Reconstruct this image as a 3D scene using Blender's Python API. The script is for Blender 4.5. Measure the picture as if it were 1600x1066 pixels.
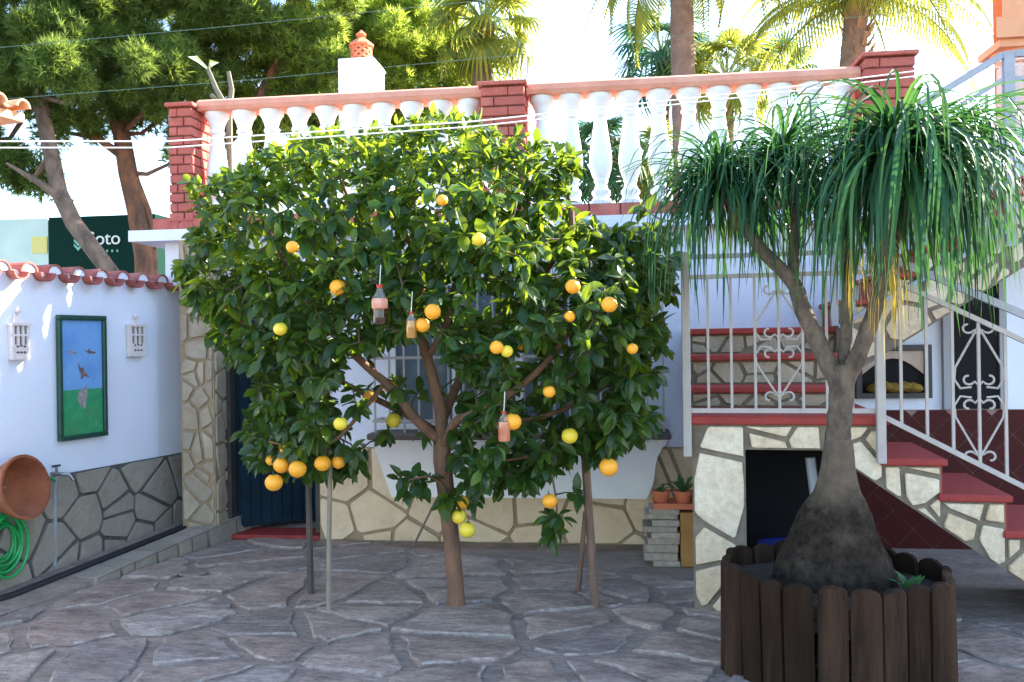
import bpy, math, random
import numpy as np
from mathutils import Vector, Matrix
for o in list(bpy.data.objects): bpy.data.objects.remove(o, do_unlink=True)
scene = bpy.context.scene
COL = scene.collection
PI = math.pi
R = math.radians

# ------------------------------------------------------------------ camera
F_PX, CX, CY, CAM_H = 1350.0, 800.0, 533.0, 1.6
YAW, ROLL = R(7.0), 0.015
fw = Vector((-math.sin(YAW), math.cos(YAW), 0))
r0 = Vector((math.cos(YAW), math.sin(YAW), 0))
zz = Vector((0, 0, 1))
rt = r0 * math.cos(ROLL) - zz * math.sin(ROLL)
up = zz * math.cos(ROLL) + r0 * math.sin(ROLL)
CAM = Vector((0, 0, CAM_H))
cd = bpy.data.cameras.new('camera')
cam = bpy.data.objects.new('camera', cd); COL.objects.link(cam)
cd.sensor_width = 36; cd.lens = F_PX / 1600 * 36; cd.clip_end = 3000; cd.clip_start = .05
m3 = Matrix((rt, up, -fw)).transposed()
cam.matrix_world = Matrix.Translation(CAM) @ m3.to_4x4()
scene.camera = cam

# ------------------------------------------------------------------ light
SUN_EL, SUN_AZ = R(33), R(55)        # azimuth from +Y (away from camera) towards +X
w = bpy.data.worlds.new('World'); scene.world = w; w.use_nodes = True
nt = w.node_tree; bg = nt.nodes['Background']
sky = nt.nodes.new('ShaderNodeTexSky'); sky.sky_type = 'NISHITA'; sky.sun_disc = False
sky.sun_elevation = SUN_EL; sky.sun_rotation = SUN_AZ
sky.air_density = 1.0; sky.dust_density = .5; sky.ozone_density = 1.3
nt.links.new(sky.outputs[0], bg.inputs[0]); bg.inputs[1].default_value = .12
sd = bpy.data.lights.new('sun', 'SUN'); sd.energy = 5.0; sd.angle = R(.5); sd.color = (1, .93, .82)
sun = bpy.data.objects.new('sun', sd); COL.objects.link(sun)
sdir = Vector((math.sin(SUN_AZ) * math.cos(SUN_EL), math.cos(SUN_AZ) * math.cos(SUN_EL), math.sin(SUN_EL)))
sun.rotation_euler = (-sdir).to_track_quat('-Z', 'Y').to_euler(); sun.location = sdir * 30
vs = scene.view_settings
vs.view_transform = 'Standard'; vs.look = 'None'; vs.gamma = 1; vs.use_curve_mapping = False
vs.exposure = 2.6

# ------------------------------------------------------------------ helpers
def ray(px, py): return fw + rt * ((px - CX) / F_PX) - up * ((py - CY) / F_PX)
def PY(px, py, Y):
    d = ray(px, py); return CAM + d * (Y / d.y)
def PZ(px, py, Z=0.0):
    d = ray(px, py); return CAM + d * ((Z - CAM_H) / d.z)

class Frame:
    def __init__(s, o, ang): s.o = Vector(o); s.ang = ang; s.m = Matrix.Translation(s.o) @ Matrix.Rotation(ang, 4, 'Z'); s.inv = s.m.inverted()
    def w(s, p): return s.m @ Vector(p)
    def px(s, px, py, b=0.0):
        c = s.inv @ CAM; d = s.inv.to_3x3() @ ray(px, py)
        p = c + d * ((b - c.y) / d.y); return p
    def loc(s, p): return s.inv @ Vector(p)
W0 = Frame((0, 0, 0), 0)

INFO = {}
def _reg(o, frame, off): INFO[o.name] = (frame, Vector(off))
def tag(o, label=None, cat=None, group=None, kind=None):
    if label: o['label'] = label
    if cat: o['category'] = cat
    if group: o['group'] = group
    if kind: o['kind'] = kind
    return o
def thing(name, label, cat, frame=W0, off=(0, 0, 0), group=None):
    o = bpy.data.objects.new(name, None); COL.objects.link(o); o.empty_display_size = .1
    o.location = frame.w(off); o.rotation_euler = (0, 0, frame.ang)
    _reg(o, frame, off); return tag(o, label, cat, group)
def link(name, me, parent=None, frame=None, pos=None):
    """pos is in frame coordinates; a child sits relative to its thing's base"""
    o = bpy.data.objects.new(name, me); COL.objects.link(o)
    if parent is not None:
        fr, off = INFO[parent.name]; o.parent = parent
        p = Vector(pos) if pos is not None else off
        o.location = p - off; _reg(o, fr, p)
    else:
        fr = frame or W0; p = Vector(pos) if pos is not None else Vector((0, 0, 0))
        o.location = fr.w(p); o.rotation_euler = (0, 0, fr.ang); _reg(o, fr, p)
    return o

class MB:
    def __init__(s): s.v = []; s.f = []
    def add(s, vs, fs):
        n = len(s.v); s.v += [tuple(v) for v in vs]; s.f += [tuple(i + n for i in f) for f in fs]; return s
    def box(s, a, b, bev=0):
        x0, y0, z0 = (min(a[i], b[i]) for i in range(3)); x1, y1, z1 = (max(a[i], b[i]) for i in range(3))
        if bev <= 0:
            return s.add([(x0, y0, z0), (x1, y0, z0), (x1, y1, z0), (x0, y1, z0), (x0, y0, z1), (x1, y0, z1), (x1, y1, z1), (x0, y1, z1)],
                         [(0, 3, 2, 1), (4, 5, 6, 7), (0, 1, 5, 4), (1, 2, 6, 5), (2, 3, 7, 6), (3, 0, 4, 7)])
        e = bev; V = []
        for z, k in ((z0, e), (z0 + e, 0), (z1 - e, 0), (z1, e)):
            V += [(x0 + k, y0 + e, z), (x0 + e, y0 + k, z), (x1 - e, y0 + k, z), (x1 - k, y0 + e, z),
                  (x1 - k, y1 - e, z), (x1 - e, y1 - k, z), (x0 + e, y1 - k, z), (x0 + k, y1 - e, z)]
        Fs = [tuple(range(7, -1, -1)), tuple(range(24, 32))]
        for l in range(3):
            for i in range(8):
                j = (i + 1) % 8; Fs.append((l * 8 + i, l * 8 + j, l * 8 + 8 + j, l * 8 + 8 + i))
        return s.add(V, Fs)
    def prism(s, poly, axis, a, b):
        """poly in the two other axes (order x,y,z without axis), extruded from a to b"""
        n = len(poly); V = []
        for t in (a, b):
            for (p, q) in poly:
                V.append((t, p, q) if axis == 'x' else (p, t, q) if axis == 'y' else (p, q, t))
        Fs = [tuple(range(n)), tuple(range(2 * n - 1, n - 1, -1))]
        for i in range(n):
            j = (i + 1) % n; Fs.append((i, i + n, j + n, j))
        return s.add(V, Fs)
    def tube(s, pts, rad, n=8, cap=True, closed=False):
        pts = [Vector(p) for p in pts]; L = len(pts)
        if not hasattr(rad, '__len__'): rad = [rad] * L
        V = []; Fs = []; pn = None
        for i, p in enumerate(pts):
            if closed: t = pts[(i + 1) % L] - pts[i - 1]
            else: t = pts[min(i + 1, L - 1)] - pts[max(i - 1, 0)]
            if t.length < 1e-9: t = Vector((0, 0, 1))
            t.normalize()
            if pn is None:
                a = Vector((1, 0, 0)) if abs(t.x) < .8 else Vector((0, 1, 0)); nn = t.cross(a)
            else: nn = pn - t * pn.dot(t)
            if nn.length < 1e-6: nn = t.orthogonal()
            nn.normalize(); pn = nn; bb = t.cross(nn)
            for k in range(n):
                an = 2 * PI * k / n; V.append(p + (nn * math.cos(an) + bb * math.sin(an)) * rad[i])
        for i in range(L if closed else L - 1):
            j = (i + 1) % L
            for k in range(n):
                k2 = (k + 1) % n; Fs.append((i * n + k, i * n + k2, j * n + k2, j * n + k))
        if cap and not closed: Fs.append(tuple(range(n - 1, -1, -1))); Fs.append(tuple((L - 1) * n + k for k in range(n)))
        return s.add(V, Fs)
    def lathe(s, prof, n=16, c=(0, 0, 0), M=None, flute=0):
        V = []; Fs = []; L = len(prof)
        for (r, z) in prof:
            for k in range(n):
                an = 2 * PI * k / n; rr = r * (1 - flute * (k % 2)); p = Vector((rr * math.cos(an), rr * math.sin(an), z))
                if M: p = M @ p
                V.append(p + Vector(c))
        for i in range(L - 1):
            for k in range(n):
                k2 = (k + 1) % n; Fs.append((i * n + k, i * n + k2, (i + 1) * n + k2, (i + 1) * n + k))
        if prof[0][0] > 1e-5: Fs.append(tuple(range(n - 1, -1, -1)))
        if prof[-1][0] > 1e-5: Fs.append(tuple((L - 1) * n + k for k in range(n)))
        return s.add(V, Fs)
    def mesh(s, name, m, off=(0, 0, 0), smooth=False):
        ox, oy, oz = off
        me = bpy.data.meshes.new(name)
        me.from_pydata([(x - ox, y - oy, z - oz) for x, y, z in s.v], [], s.f)
        if m: me.materials.append(m)
        if smooth:
            me.polygons.foreach_set('use_smooth', [True] * len(me.polygons))
            try: me.set_sharp_from_angle(angle=R(40))
            except Exception: pass
        me.update(); return me
    def build(s, name, m, parent=None, frame=None, pos=None, smooth=False):
        if pos is None: pos = INFO[parent.name][1] if parent is not None else Vector((0, 0, 0))
        return link(name, s.mesh(name, m, pos, smooth), parent, frame, pos)

# ------------------------------------------------------------------ materials
def mat(name, c, rough=.75, c2=None, scale=6.0, bump=0.0, bscale=40.0, rnd=None, metal=0.0, spec=.3, transl=0.0, tcol=None,
        dirt=None, stretch=(1, 1, 1), island=False, coat=0.0, amt=1.0, fine=0.0):
    m = bpy.data.materials.new(name); m.use_nodes = True; t = m.node_tree; N = t.nodes; L = t.links
    b = N['Principled BSDF']; out = N['Material Output']
    geo = N.new('ShaderNodeNewGeometry'); mp = N.new('ShaderNodeMapping'); mp.inputs['Scale'].default_value = stretch
    L.new(geo.outputs['Position'], mp.inputs[0])
    def noise(sc, det=5, ro=.6):
        n = N.new('ShaderNodeTexNoise'); n.inputs['Scale'].default_value = sc; n.inputs['Detail'].default_value = det
        n.inputs['Roughness'].default_value = ro; L.new(mp.outputs[0], n.inputs['Vector']); return n.outputs['Fac']
    def mix(f, a, bb, mode='MIX'):
        x = N.new('ShaderNodeMix'); x.data_type = 'RGBA'; x.blend_type = mode
        for sock, val in ((x.inputs[0], f), (x.inputs[6], a), (x.inputs[7], bb)):
            if isinstance(val, bpy.types.NodeSocket): L.new(val, sock)
            elif isinstance(val, (int, float)): sock.default_value = val
            else: sock.default_value = (*val, 1)
        return x.outputs[2]
    def ramp(fac, stops, interp='LINEAR'):
        r = N.new('ShaderNodeValToRGB'); r.color_ramp.interpolation = interp
        e = r.color_ramp.elements
        while len(e) < len(stops): e.new(.5)
        for i, (p, cc) in enumerate(stops): e[i].position = p; e[i].color = (*cc, 1)
        L.new(fac, r.inputs[0]); return r.outputs[0]
    col = c
    if rnd:
        oi = N.new('ShaderNodeObjectInfo'); src = oi.outputs['Random']
        if island:
            ad = N.new('ShaderNodeMath'); ad.operation = 'ADD'; L.new(src, ad.inputs[0]); L.new(geo.outputs['Random Per Island'], ad.inputs[1])
            fr = N.new('ShaderNodeMath'); fr.operation = 'FRACT'; L.new(ad.outputs[0], fr.inputs[0]); src = fr.outputs[0]
        cs = [c] + list(rnd); col = ramp(src, [(i / (len(cs) - 1), cc) for i, cc in enumerate(cs)])
    if c2:
        f = ramp(noise(scale), [(.35, (0, 0, 0)), (.68, (amt,) * 3)]); col = mix(f, col, c2)
    if dirt:
        f = ramp(noise(scale * .33, 8, .7), [(.5, (0, 0, 0)), (.75, (.8, .8, .8))]); col = mix(f, col, dirt)
    if fine:
        f = ramp(noise(26, 8, .75), [(.3, (1 - fine,) * 3), (.7, (1 + fine * .6,) * 3)]); col = mix(1.0, col, f, 'MULTIPLY')
    if isinstance(col, bpy.types.NodeSocket): L.new(col, b.inputs['Base Color'])
    else: b.inputs['Base Color'].default_value = (*col, 1)
    b.inputs['Roughness'].default_value = rough; b.inputs['Metallic'].default_value = metal
    b.inputs['Specular IOR Level'].default_value = spec; b.inputs['Coat Weight'].default_value = coat
    if bump:
        bn = N.new('ShaderNodeBump'); bn.inputs['Strength'].default_value = min(1, bump); bn.inputs['Distance'].default_value = .02 * max(1, bump)
        L.new(noise(bscale, 8, .65), bn.inputs['Height']); L.new(bn.outputs[0], b.inputs['Normal'])
    if transl:
        tr = N.new('ShaderNodeBsdfTranslucent'); ms = N.new('ShaderNodeMixShader'); ms.inputs[0].default_value = transl
        if tcol: tr.inputs[0].default_value = (*tcol, 1)
        elif isinstance(col, bpy.types.NodeSocket): L.new(col, tr.inputs[0])
        L.new(b.outputs[0], ms.inputs[1]); L.new(tr.outputs[0], ms.inputs[2]); L.new(ms.outputs[0], out.inputs[0])
    return m
M = {}
M['earth'] = mat('earth', (.16, .13, .1), .95, (.1, .09, .07), 2, .5, 20)
M['mortar_floor'] = mat('mortar_floor', (.42, .34, .285), .92, (.26, .205, .17), 4, 1.8, 16, fine=.45, stretch=(.6, 1.6, 1))
M['flag'] = mat('flagstone', (.47, .37, .315), .5, (.22, .17, .145), 4.0, 2.2, 9, rnd=[(.52, .385, .3), (.34, .285, .265), (.48, .4, .345), (.42, .3, .245), (.56, .48, .42), (.31, .265, .25)], dirt=(.62, .47, .38), spec=.3, stretch=(.8, 1.5, 1), fine=.55)
M['flag_edge'] = mat('flagstone_worn_edge', (.5, .42, .365), .75, (.3, .25, .215), 14, 1.5, 20, fine=.4, spec=.2)
M['mortar_grey'] = mat('mortar_grey', (.14, .13, .115), .92, (.085, .085, .08), 10, .5, 40)
M['stone_grey'] = mat('stone_grey', (.38, .335, .27), .85, (.27, .24, .195), 6, .8, 18, rnd=[(.28, .255, .21), (.36, .32, .265), (.3, .275, .24), (.24, .215, .18)], dirt=(.4, .34, .26))
M['mortar_beige'] = mat('mortar_beige', (.4, .3, .19), .92, (.3, .22, .14), 9, .5, 40)
M['stone_cream'] = mat('stone_cream', (.84, .67, .45), .85, (.7, .53, .34), 4, .8, 16, rnd=[(.76, .6, .41), (.86, .73, .54), (.7, .54, .36), (.82, .67, .48)], dirt=(.45, .31, .16))
M['mortar_stair'] = mat('mortar_stair', (.24, .205, .155), .92, (.16, .13, .1), 9, .5, 40)
M['stone_white'] = mat('stone_white', (.84, .71, .52), .82, (.68, .52, .34), 4, .8, 16, rnd=[(.78, .63, .43), (.86, .76, .6), (.8, .65, .46), (.66, .5, .33)], dirt=(.5, .33, .17), amt=.9, fine=.25)
M['stone_pillar'] = mat('stone_pillar', (.5, .42, .31), .85, (.36, .3, .22), 6, .8, 18, rnd=[(.42, .35, .26), (.56, .47, .35), (.38, .33, .26)], dirt=(.3, .22, .14))
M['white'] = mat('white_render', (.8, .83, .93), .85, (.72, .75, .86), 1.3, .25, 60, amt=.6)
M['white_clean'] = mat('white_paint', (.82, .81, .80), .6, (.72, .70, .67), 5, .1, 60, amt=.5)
M['brick'] = mat('brick', (.52, .14, .10), .8, (.4, .1, .075), 12, .5, 60, rnd=[(.45, .11, .085), (.56, .17, .125), (.48, .125, .1)])
M['brick_joint'] = mat('brick_joint', (.17, .06, .05), .9, (.12, .045, .04), 12, .4, 60)
M['salmon'] = mat('salmon_rail', (.72, .32, .22), .7, (.6, .25, .17), 6, .3, 40, dirt=(.7, .4, .3))
M['tile_red'] = mat('roof_tile', (.42, .13, .1), .8, (.3, .09, .075), 9, .4, 50, rnd=[(.36, .11, .09), (.47, .17, .13)])
M['terracotta'] = mat('terracotta', (.34, .105, .045), .8, (.22, .065, .035), 7, .3, 50, dirt=(.42, .18, .09))
M['terracotta_hot'] = mat('terracotta_orange', (.7, .22, .1), .8, (.58, .17, .08), 9, .3, 50)
M['roof_peach'] = mat('peach_tile', (.75, .42, .24), .8, (.62, .32, .18), 9, .3, 50)
M['step_red'] = mat('step_tile', (.34, .05, .042), .55, (.27, .042, .036), 8, .2, 30, spec=.2)
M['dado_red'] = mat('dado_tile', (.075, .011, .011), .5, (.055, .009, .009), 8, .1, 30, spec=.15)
M['grout'] = mat('grout', (.32, .2, .17), .9)
M['door_blue'] = mat('door_paint', (.009, .027, .045), .6, (.006, .017, .03), 4, .15, 60, spec=.12)
M['door_frame'] = mat('door_frame', (.07, .065, .06), .6, (.04, .04, .038), 8)
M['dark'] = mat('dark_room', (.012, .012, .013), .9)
M['rail_paint'] = mat('rail_paint', (.45, .41, .385), .5, (.34, .31, .29), 9, .15, 60, spec=.5, amt=.6)
M['rail_blue'] = mat('rail_paint_grey', (.36, .37, .42), .5, (.29, .3, .34), 9, .1, 60, spec=.5)
M['iron_dark'] = mat('dark_iron', (.06, .06, .065), .5, metal=.6)
M['glass'] = mat('window_glass', (.12, .16, .19), .08, spec=.8)
M['sill_wood'] = mat('sill', (.16, .13, .11), .7, (.1, .08, .07), 8, .4, 40)
M['frame_green'] = mat('frame_green', (.015, .075, .05), .4, (.01, .05, .035), 12, spec=.5)
M['paint_sky'] = mat('painted_sky', (.14, .32, .66), .6, (.2, .42, .74), 5, .1, 50)
M['paint_grass'] = mat('painted_grass', (.03, .27, .13), .6, (.05, .36, .14), 16, .1, 50, dirt=(.1, .2, .06))
M['paint_brown'] = mat('painted_brown', (.28, .16, .12), .6, (.12, .07, .07), 40)
M['paint_grey'] = mat('painted_grey', (.42, .38, .38), .6, (.2, .17, .17), 45)
M['clay_white'] = mat('white_clay', (.78, .70, .68), .8, (.68, .6, .58), 20, .1, 60)
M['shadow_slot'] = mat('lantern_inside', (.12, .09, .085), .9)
M['hose'] = mat('green_hose', (.015, .36, .09), .4, (.01, .28, .07), 20, spec=.5)
M['brass'] = mat('tap_metal', (.35, .35, .33), .35, metal=.9)
M['bark'] = mat('orange_bark', (.23, .125, .075), .9, (.13, .08, .055), 14, .8, 45, stretch=(1, 1, .4))
M['twig'] = mat('twig', (.10, .075, .05), .9, (.06, .07, .03), 14)
M['leaf'] = mat('orange_leaf', (.014, .046, .012), .34, rnd=[(.02, .06, .014), (.011, .04, .016), (.032, .085, .015), (.014, .05, .014), (.07, .13, .016)], island=True, spec=.35, transl=.28, tcol=(.32, .46, .02), coat=.05)
M['leaf_sunlit'] = mat('orange_leaf_sunlit', (.07, .15, .015), .36, rnd=[(.10, .19, .018), (.05, .12, .015), (.16, .24, .02)], island=True, spec=.35, transl=.4, tcol=(.45, .55, .03), coat=.05)  # lighter copy of the leaf: sun on the upper crown put into the colour
M['orange'] = mat('orange_skin', (.9, .36, .02), .42, (.95, .42, .03), 9, .25, 120, rnd=[(.92, .40, .02), (.88, .32, .015)], spec=.5)
M['orange_y'] = mat('yellow_skin', (.85, .62, .04), .42, (.75, .6, .05), 9, .25, 120, spec=.5)
M['stake_dark'] = mat('dark_stake', (.11, .085, .07), .9, (.06, .05, .045), 20, .5, 50, stretch=(1, 1, .2))
M['stake_cane'] = mat('cane', (.3, .25, .19), .8, (.2, .17, .13), 20, .4, 50, stretch=(1, 1, .3))
M['stake_brown'] = mat('brown_stake', (.24, .145, .10), .9, (.14, .09, .07), 18, .5, 50, stretch=(1, 1, .2))
M['pony_bark'] = mat('ponytail_bark', (.19, .145, .105), .95, (.075, .06, .047), 22, 1.8, 40, dirt=(.3, .235, .17), stretch=(1, 1, .5))
M['caudex'] = mat('caudex_bark', (.055, .042, .032), .95, (.02, .016, .013), 26, 2, 40, spec=.06, dirt=(.12, .095, .07))
M['pony_leaf'] = mat('ponytail_leaf', (.012, .052, .026), .52, rnd=[(.02, .085, .03), (.011, .05, .03), (.035, .12, .04), (.014, .06, .034)], island=True, spec=.25, transl=.2, tcol=(.1, .28, .05))
M['pony_leaf_fresh'] = mat('ponytail_leaf_green', (.08, .2, .04), .45, rnd=[(.06, .17, .05), (.11, .22, .04)], island=True, spec=.4, transl=.35)
M['pony_dry'] = mat('ponytail_dry', (.62, .44, .05), .6, rnd=[(.5, .4, .06), (.7, .5, .08), (.48, .34, .16)], island=True, transl=.3)
M['planter'] = mat('planter_wood', (.036, .022, .013), .95, (.018, .011, .007), 8, .9, 30, spec=.06,  rnd=[(.022, .015, .011), (.045, .028, .019), (.022, .015, .011)], stretch=(1, 1, .12), dirt=(.12, .07, .045))
M['soil'] = mat('soil', (.05, .04, .033), .95, (.03, .025, .02), 12, 1, 40)
M['pine_leaf'] = mat('pine_needles', (.07, .13, .03), .6, rnd=[(.1, .17, .035), (.055, .11, .035), (.16, .24, .05), (.085, .15, .03)], island=True, transl=.45, tcol=(.22, .3, .045))
M['pine_lime'] = mat('pine_needles_sunlit', (.22, .32, .05), .6, rnd=[(.28, .38, .06), (.16, .27, .05), (.34, .42, .08)], island=True, transl=.55, tcol=(.62, .72, .1))  # lime copy of the needles, with the sunlight painted into its colour
M['pine_bark'] = mat('pine_bark', (.3, .13, .07), .95, (.1, .06, .045), 7, 2, 14, stretch=(1, 1, .4))
M['pine_bark_b'] = mat('pine_bark_pale', (.25, .17, .125), .95, (.09, .065, .05), 7, 2, 14, stretch=(1, 1, .4))
M['palm_leaf'] = mat('palm_leaf', (.08, .17, .04), .5, rnd=[(.06, .13, .04), (.2, .25, .04), (.28, .27, .03), (.1, .19, .05)], island=True, transl=.45, tcol=(.42, .44, .07))
M['palm_leaf_b'] = mat('palm_leaf_deep', (.035, .11, .055), .5, rnd=[(.045, .13, .05), (.03, .09, .05), (.07, .16, .05)], island=True, transl=.4)
M['palm_bark'] = mat('palm_bark', (.24, .165, .12), .95, (.14, .1, .08), 6, 1, 20)
M['palm_boot'] = mat('palm_boot', (.28, .19, .11), .95, (.15, .1, .06), 12, 1, 30)
M['sign_green'] = mat('sign_green', (.006, .03, .022), .8, spec=.05)
M['sign_white'] = mat('sign_letter', (.75, .8, .78), .6)
M['sign_leaf'] = mat('sign_leaf', (.22, .5, .42), .6)
M['sign_pale'] = mat('sign_panel', (.5, .62, .55), .5, (.6, .7, .62), 2)
M['sign_yellow'] = mat('sign_yellow', (.72, .62, .2), .6)
M['wire_white'] = mat('wire_white', (.8, .77, .72), .6)
M['wire_grey'] = mat('wire_grey', (.1, .17, .14), .6)
M['peach'] = mat('peach_paint', (.8, .4, .22), .8, (.7, .32, .17), 3, .1, 40)
M['pink'] = mat('pink_paint', (.78, .6, .52), .8, (.7, .5, .42), 3, .1, 40)
M['paper'] = mat('paper', (.55, .46, .35), .9, (.36, .32, .27), 20, .2, 80, rnd=[(.42, .33, .24), (.62, .53, .42), (.32, .24, .17), (.55, .45, .33)], fine=.3)
M['cardboard'] = mat('cardboard', (.42, .22, .07), .85, (.34, .17, .05), 8, .2, 40)
M['plant'] = mat('pot_plant', (.04, .13, .03), .5, rnd=[(.06, .17, .04), (.03, .1, .03)], island=True, transl=.3)
M['aloe'] = mat('succulent_stem', (.17, .17, .12), .8, (.12, .13, .09), 20, .2, 60)
M['aloe_leaf'] = mat('succulent_leaf', (.2, .3, .03), .6, transl=.3, spec=.1)
M['pipe'] = mat('grey_pipe', (.33, .34, .36), .5)
M['blue_tub'] = mat('blue_tub', (.02, .03, .22), .5)
M['pvc'] = mat('white_conduit', (.72, .72, .74), .5)
M['fire_arch'] = mat('hearth_cream', (.6, .48, .4), .8, (.5, .38, .3), 10)
M['yellow_thing'] = mat('yellow_cloth', (.32, .2, .03), .8, (.16, .1, .02), 16, .4, 40)
M['cola'] = mat('cola_liquid', (.03, .01, .008), .15, spec=.6)
M['cola_label'] = mat('faded_red_label', (.55, .15, .09), .5, (.68, .42, .3), 20)
M['bottle_red'] = mat('red_bottle', (.42, .09, .05), .12, (.5, .2, .1), 14, spec=.8)
M['bottle_brown'] = mat('amber_bottle', (.3, .13, .02), .12, (.4, .2, .04), 14, spec=.8)
M['cap_red'] = mat('bottle_cap', (.45, .04, .03), .4)
def glassmat(name, c):
    m = bpy.data.materials.new(name); m.use_nodes = True; b = m.node_tree.nodes['Principled BSDF']
    b.inputs['Base Color'].default_value = (*c, 1); b.inputs['Roughness'].default_value = .1
    b.inputs['Transmission Weight'].default_value = .85; b.inputs['IOR'].default_value = 1.2; return m
M['clear'] = glassmat('clear_plastic', (.8, .78, .74))

# ------------------------------------------------------------------ irregular stone pieces
def clip(poly, nx, ny, d):
    out = []
    for i in range(len(poly)):
        a = poly[i]; b = poly[(i + 1) % len(poly)]
        da = a[0] * nx + a[1] * ny - d; db = b[0] * nx + b[1] * ny - d
        if da <= 0: out.append(a)
        if (da < 0 < db) or (db < 0 < da):
            t = da / (da - db); out.append((a[0] + (b[0] - a[0]) * t, a[1] + (b[1] - a[1]) * t))
    return out
def area(p): return .5 * sum(p[i][0] * p[(i + 1) % len(p)][1] - p[(i + 1) % len(p)][0] * p[i][1] for i in range(len(p)))
def stones(outline, sp, gap, rng, ax=1.0, jit=.42):
    if area(outline) < 0: outline = outline[::-1]
    base = list(outline)
    for i in range(len(outline)):
        a = outline[i]; b = outline[(i + 1) % len(outline)]
        ex, ey = b[0] - a[0], b[1] - a[1]; l = math.hypot(ex, ey) or 1; nx, ny = ey / l, -ex / l
        base = clip(base, nx, ny, a[0] * nx + a[1] * ny - gap * .4)
    xs = [p[0] for p in outline]; ys = [p[1] for p in outline]
    pts = []; j = 0; y = min(ys) - sp * .3
    while y < max(ys) + sp * .6:
        x = min(xs) - sp * ax * (.3 if j % 2 else .75)
        while x < max(xs) + sp * ax:
            pts.append((x + rng.uniform(-jit, jit) * sp * ax, y + rng.uniform(-jit, jit) * sp)); x += sp * ax
        y += sp; j += 1
    res = []
    for p in pts:
        c = base
        for q in pts:
            dx, dy = q[0] - p[0], q[1] - p[1]; l = math.hypot(dx, dy)
            if l < 1e-6 or l > sp * ax * 3.5: continue
            nx, ny = dx / l, dy / l
            c = clip(c, nx, ny, (p[0] + q[0]) * .5 * nx + (p[1] + q[1]) * .5 * ny - gap * .5 * rng.uniform(.6, 1.3))
            if len(c) < 3: break
        if len(c) >= 3 and abs(area(c)) > sp * sp * .06: res.append(c)
    return res
def rough_poly(p, rng, amt, seg, cut=.22):
    out = []; n = len(p)
    for i in range(n):
        a, b = p[i], p[(i + 1) % n]; l = math.hypot(b[0] - a[0], b[1] - a[1])
        if l < 1e-4: continue
        k = max(1, min(4, int(l / seg)))
        nx, ny = (b[1] - a[1]) / l, -(b[0] - a[0]) / l
        for j in range(k):
            t = (j + (cut if j == 0 else 0)) / k
            s = rng.uniform(-1, .25) * amt * (1 if j else .5)
            out.append((a[0] + (b[0] - a[0]) * t + nx * s, a[1] + (b[1] - a[1]) * t + ny * s))
            if j == 0 and k == 1: out.append((a[0] + (b[0] - a[0]) * (1 - cut) + nx * s, a[1] + (b[1] - a[1]) * (1 - cut) + ny * s))
    return out
def piece(poly, mp, th, bev, rng, name, m, parent, edge=None, tilt=.15, amt=.006, seg=.12, cut=.07):
    """one stone: poly in (u,v); mp(u,v,w)->frame coordinates with w proud of the wall"""
    p = rough_poly(poly, rng, amt, seg, cut); n = len(p)
    if n < 3: return None
    cx = sum(q[0] for q in p) / n; cy = sum(q[1] for q in p) / n
    ext = max(.02, max(math.hypot(q[0] - cx, q[1] - cy) for q in p))
    b = MB(); V = []; tx, ty = rng.uniform(-tilt, tilt), rng.uniform(-tilt, tilt)
    for lev in range(3):
        for (x, y) in p:
            k = 1 if lev < 2 else max(.5, 1 - bev / ext * (rng.uniform(.7, 1.5) if not edge else rng.uniform(.25, 2.4)))
            X, Y = cx + (x - cx) * k, cy + (y - cy) * k
            h = (0, th - bev * .6, th)[lev]
            if lev: h += th * .5 * (tx * (x - cx) / ext + ty * (y - cy) / ext) + rng.uniform(-.06, .06) * th
            V.append(mp(X, Y, h))
    V.append(mp(cx, cy, th * rng.uniform(1, 1.12)))
    Fs = []
    for lev in range(2):
        for i in range(n):
            j = (i + 1) % n; Fs.append((lev * n + i, lev * n + j, lev * n + n + j, lev * n + n + i))
    for i in range(n): Fs.append((2 * n + i, 2 * n + (i + 1) % n, 3 * n))
    b.add(V, Fs); c = mp(cx, cy, 0)
    o = b.build(name, m, parent, pos=c)
    if edge:
        o.data.materials.append(edge)
        for f in o.data.polygons[n:2 * n]: f.material_index = 1 if rng.random() < .75 else 0
    return o
def clad(outline, mp, parent, m, rng, sp=.25, gap=.03, th=.02, bev=.008, ax=1.0, jit=.6, name='stone', amt=.006):
    for c in stones(outline, sp, gap, rng, ax, jit): piece(c, mp, th, bev, rng, name, m, parent, amt=amt)

# ------------------------------------------------------------------ ground and patio
YB = 6.8
A0 = PZ(0, 925); B0 = PZ(300, 832)
u = (A0 - B0).normalized(); LWF = Frame(B0, math.atan2(u.y, u.x))      # local x towards camera, local y into the court
def on_left(s, o, z): return LWF.w((s, o, z))
g = MB().box((-400, -400, -.4), (400, 400, -.04)).build('ground', M['earth']); tag(g, kind='structure')
rng = random.Random(5)
KW = .50      # width of the gutter strip along the left wall
pl = [on_left(5.2, KW, 0), on_left(-.25, KW, 0)]
outline = [(pl[1].x, pl[1].y), (pl[0].x, pl[0].y), (6.0, 1.3), (6.0, YB), (-2.2, YB)]
patio = MB().prism([(x, y) for x, y in [(-4.2, .8), (6.4, .8), (6.4, YB + .6), (-4.2, YB + .6)]], 'z', -.2, 0).build('patio', M['mortar_floor']); tag(patio, kind='structure')
for c in stones([(x, y) for x, y in outline], .40, .05, rng, 1.45, .68):
    piece(c, lambda a, b, h: (a, b, h), rng.uniform(.010, .026), .014, rng, 'flagstone', M['flag'], patio, M['flag_edge'], tilt=.4, amt=.04, seg=.075, cut=.2)

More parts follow.
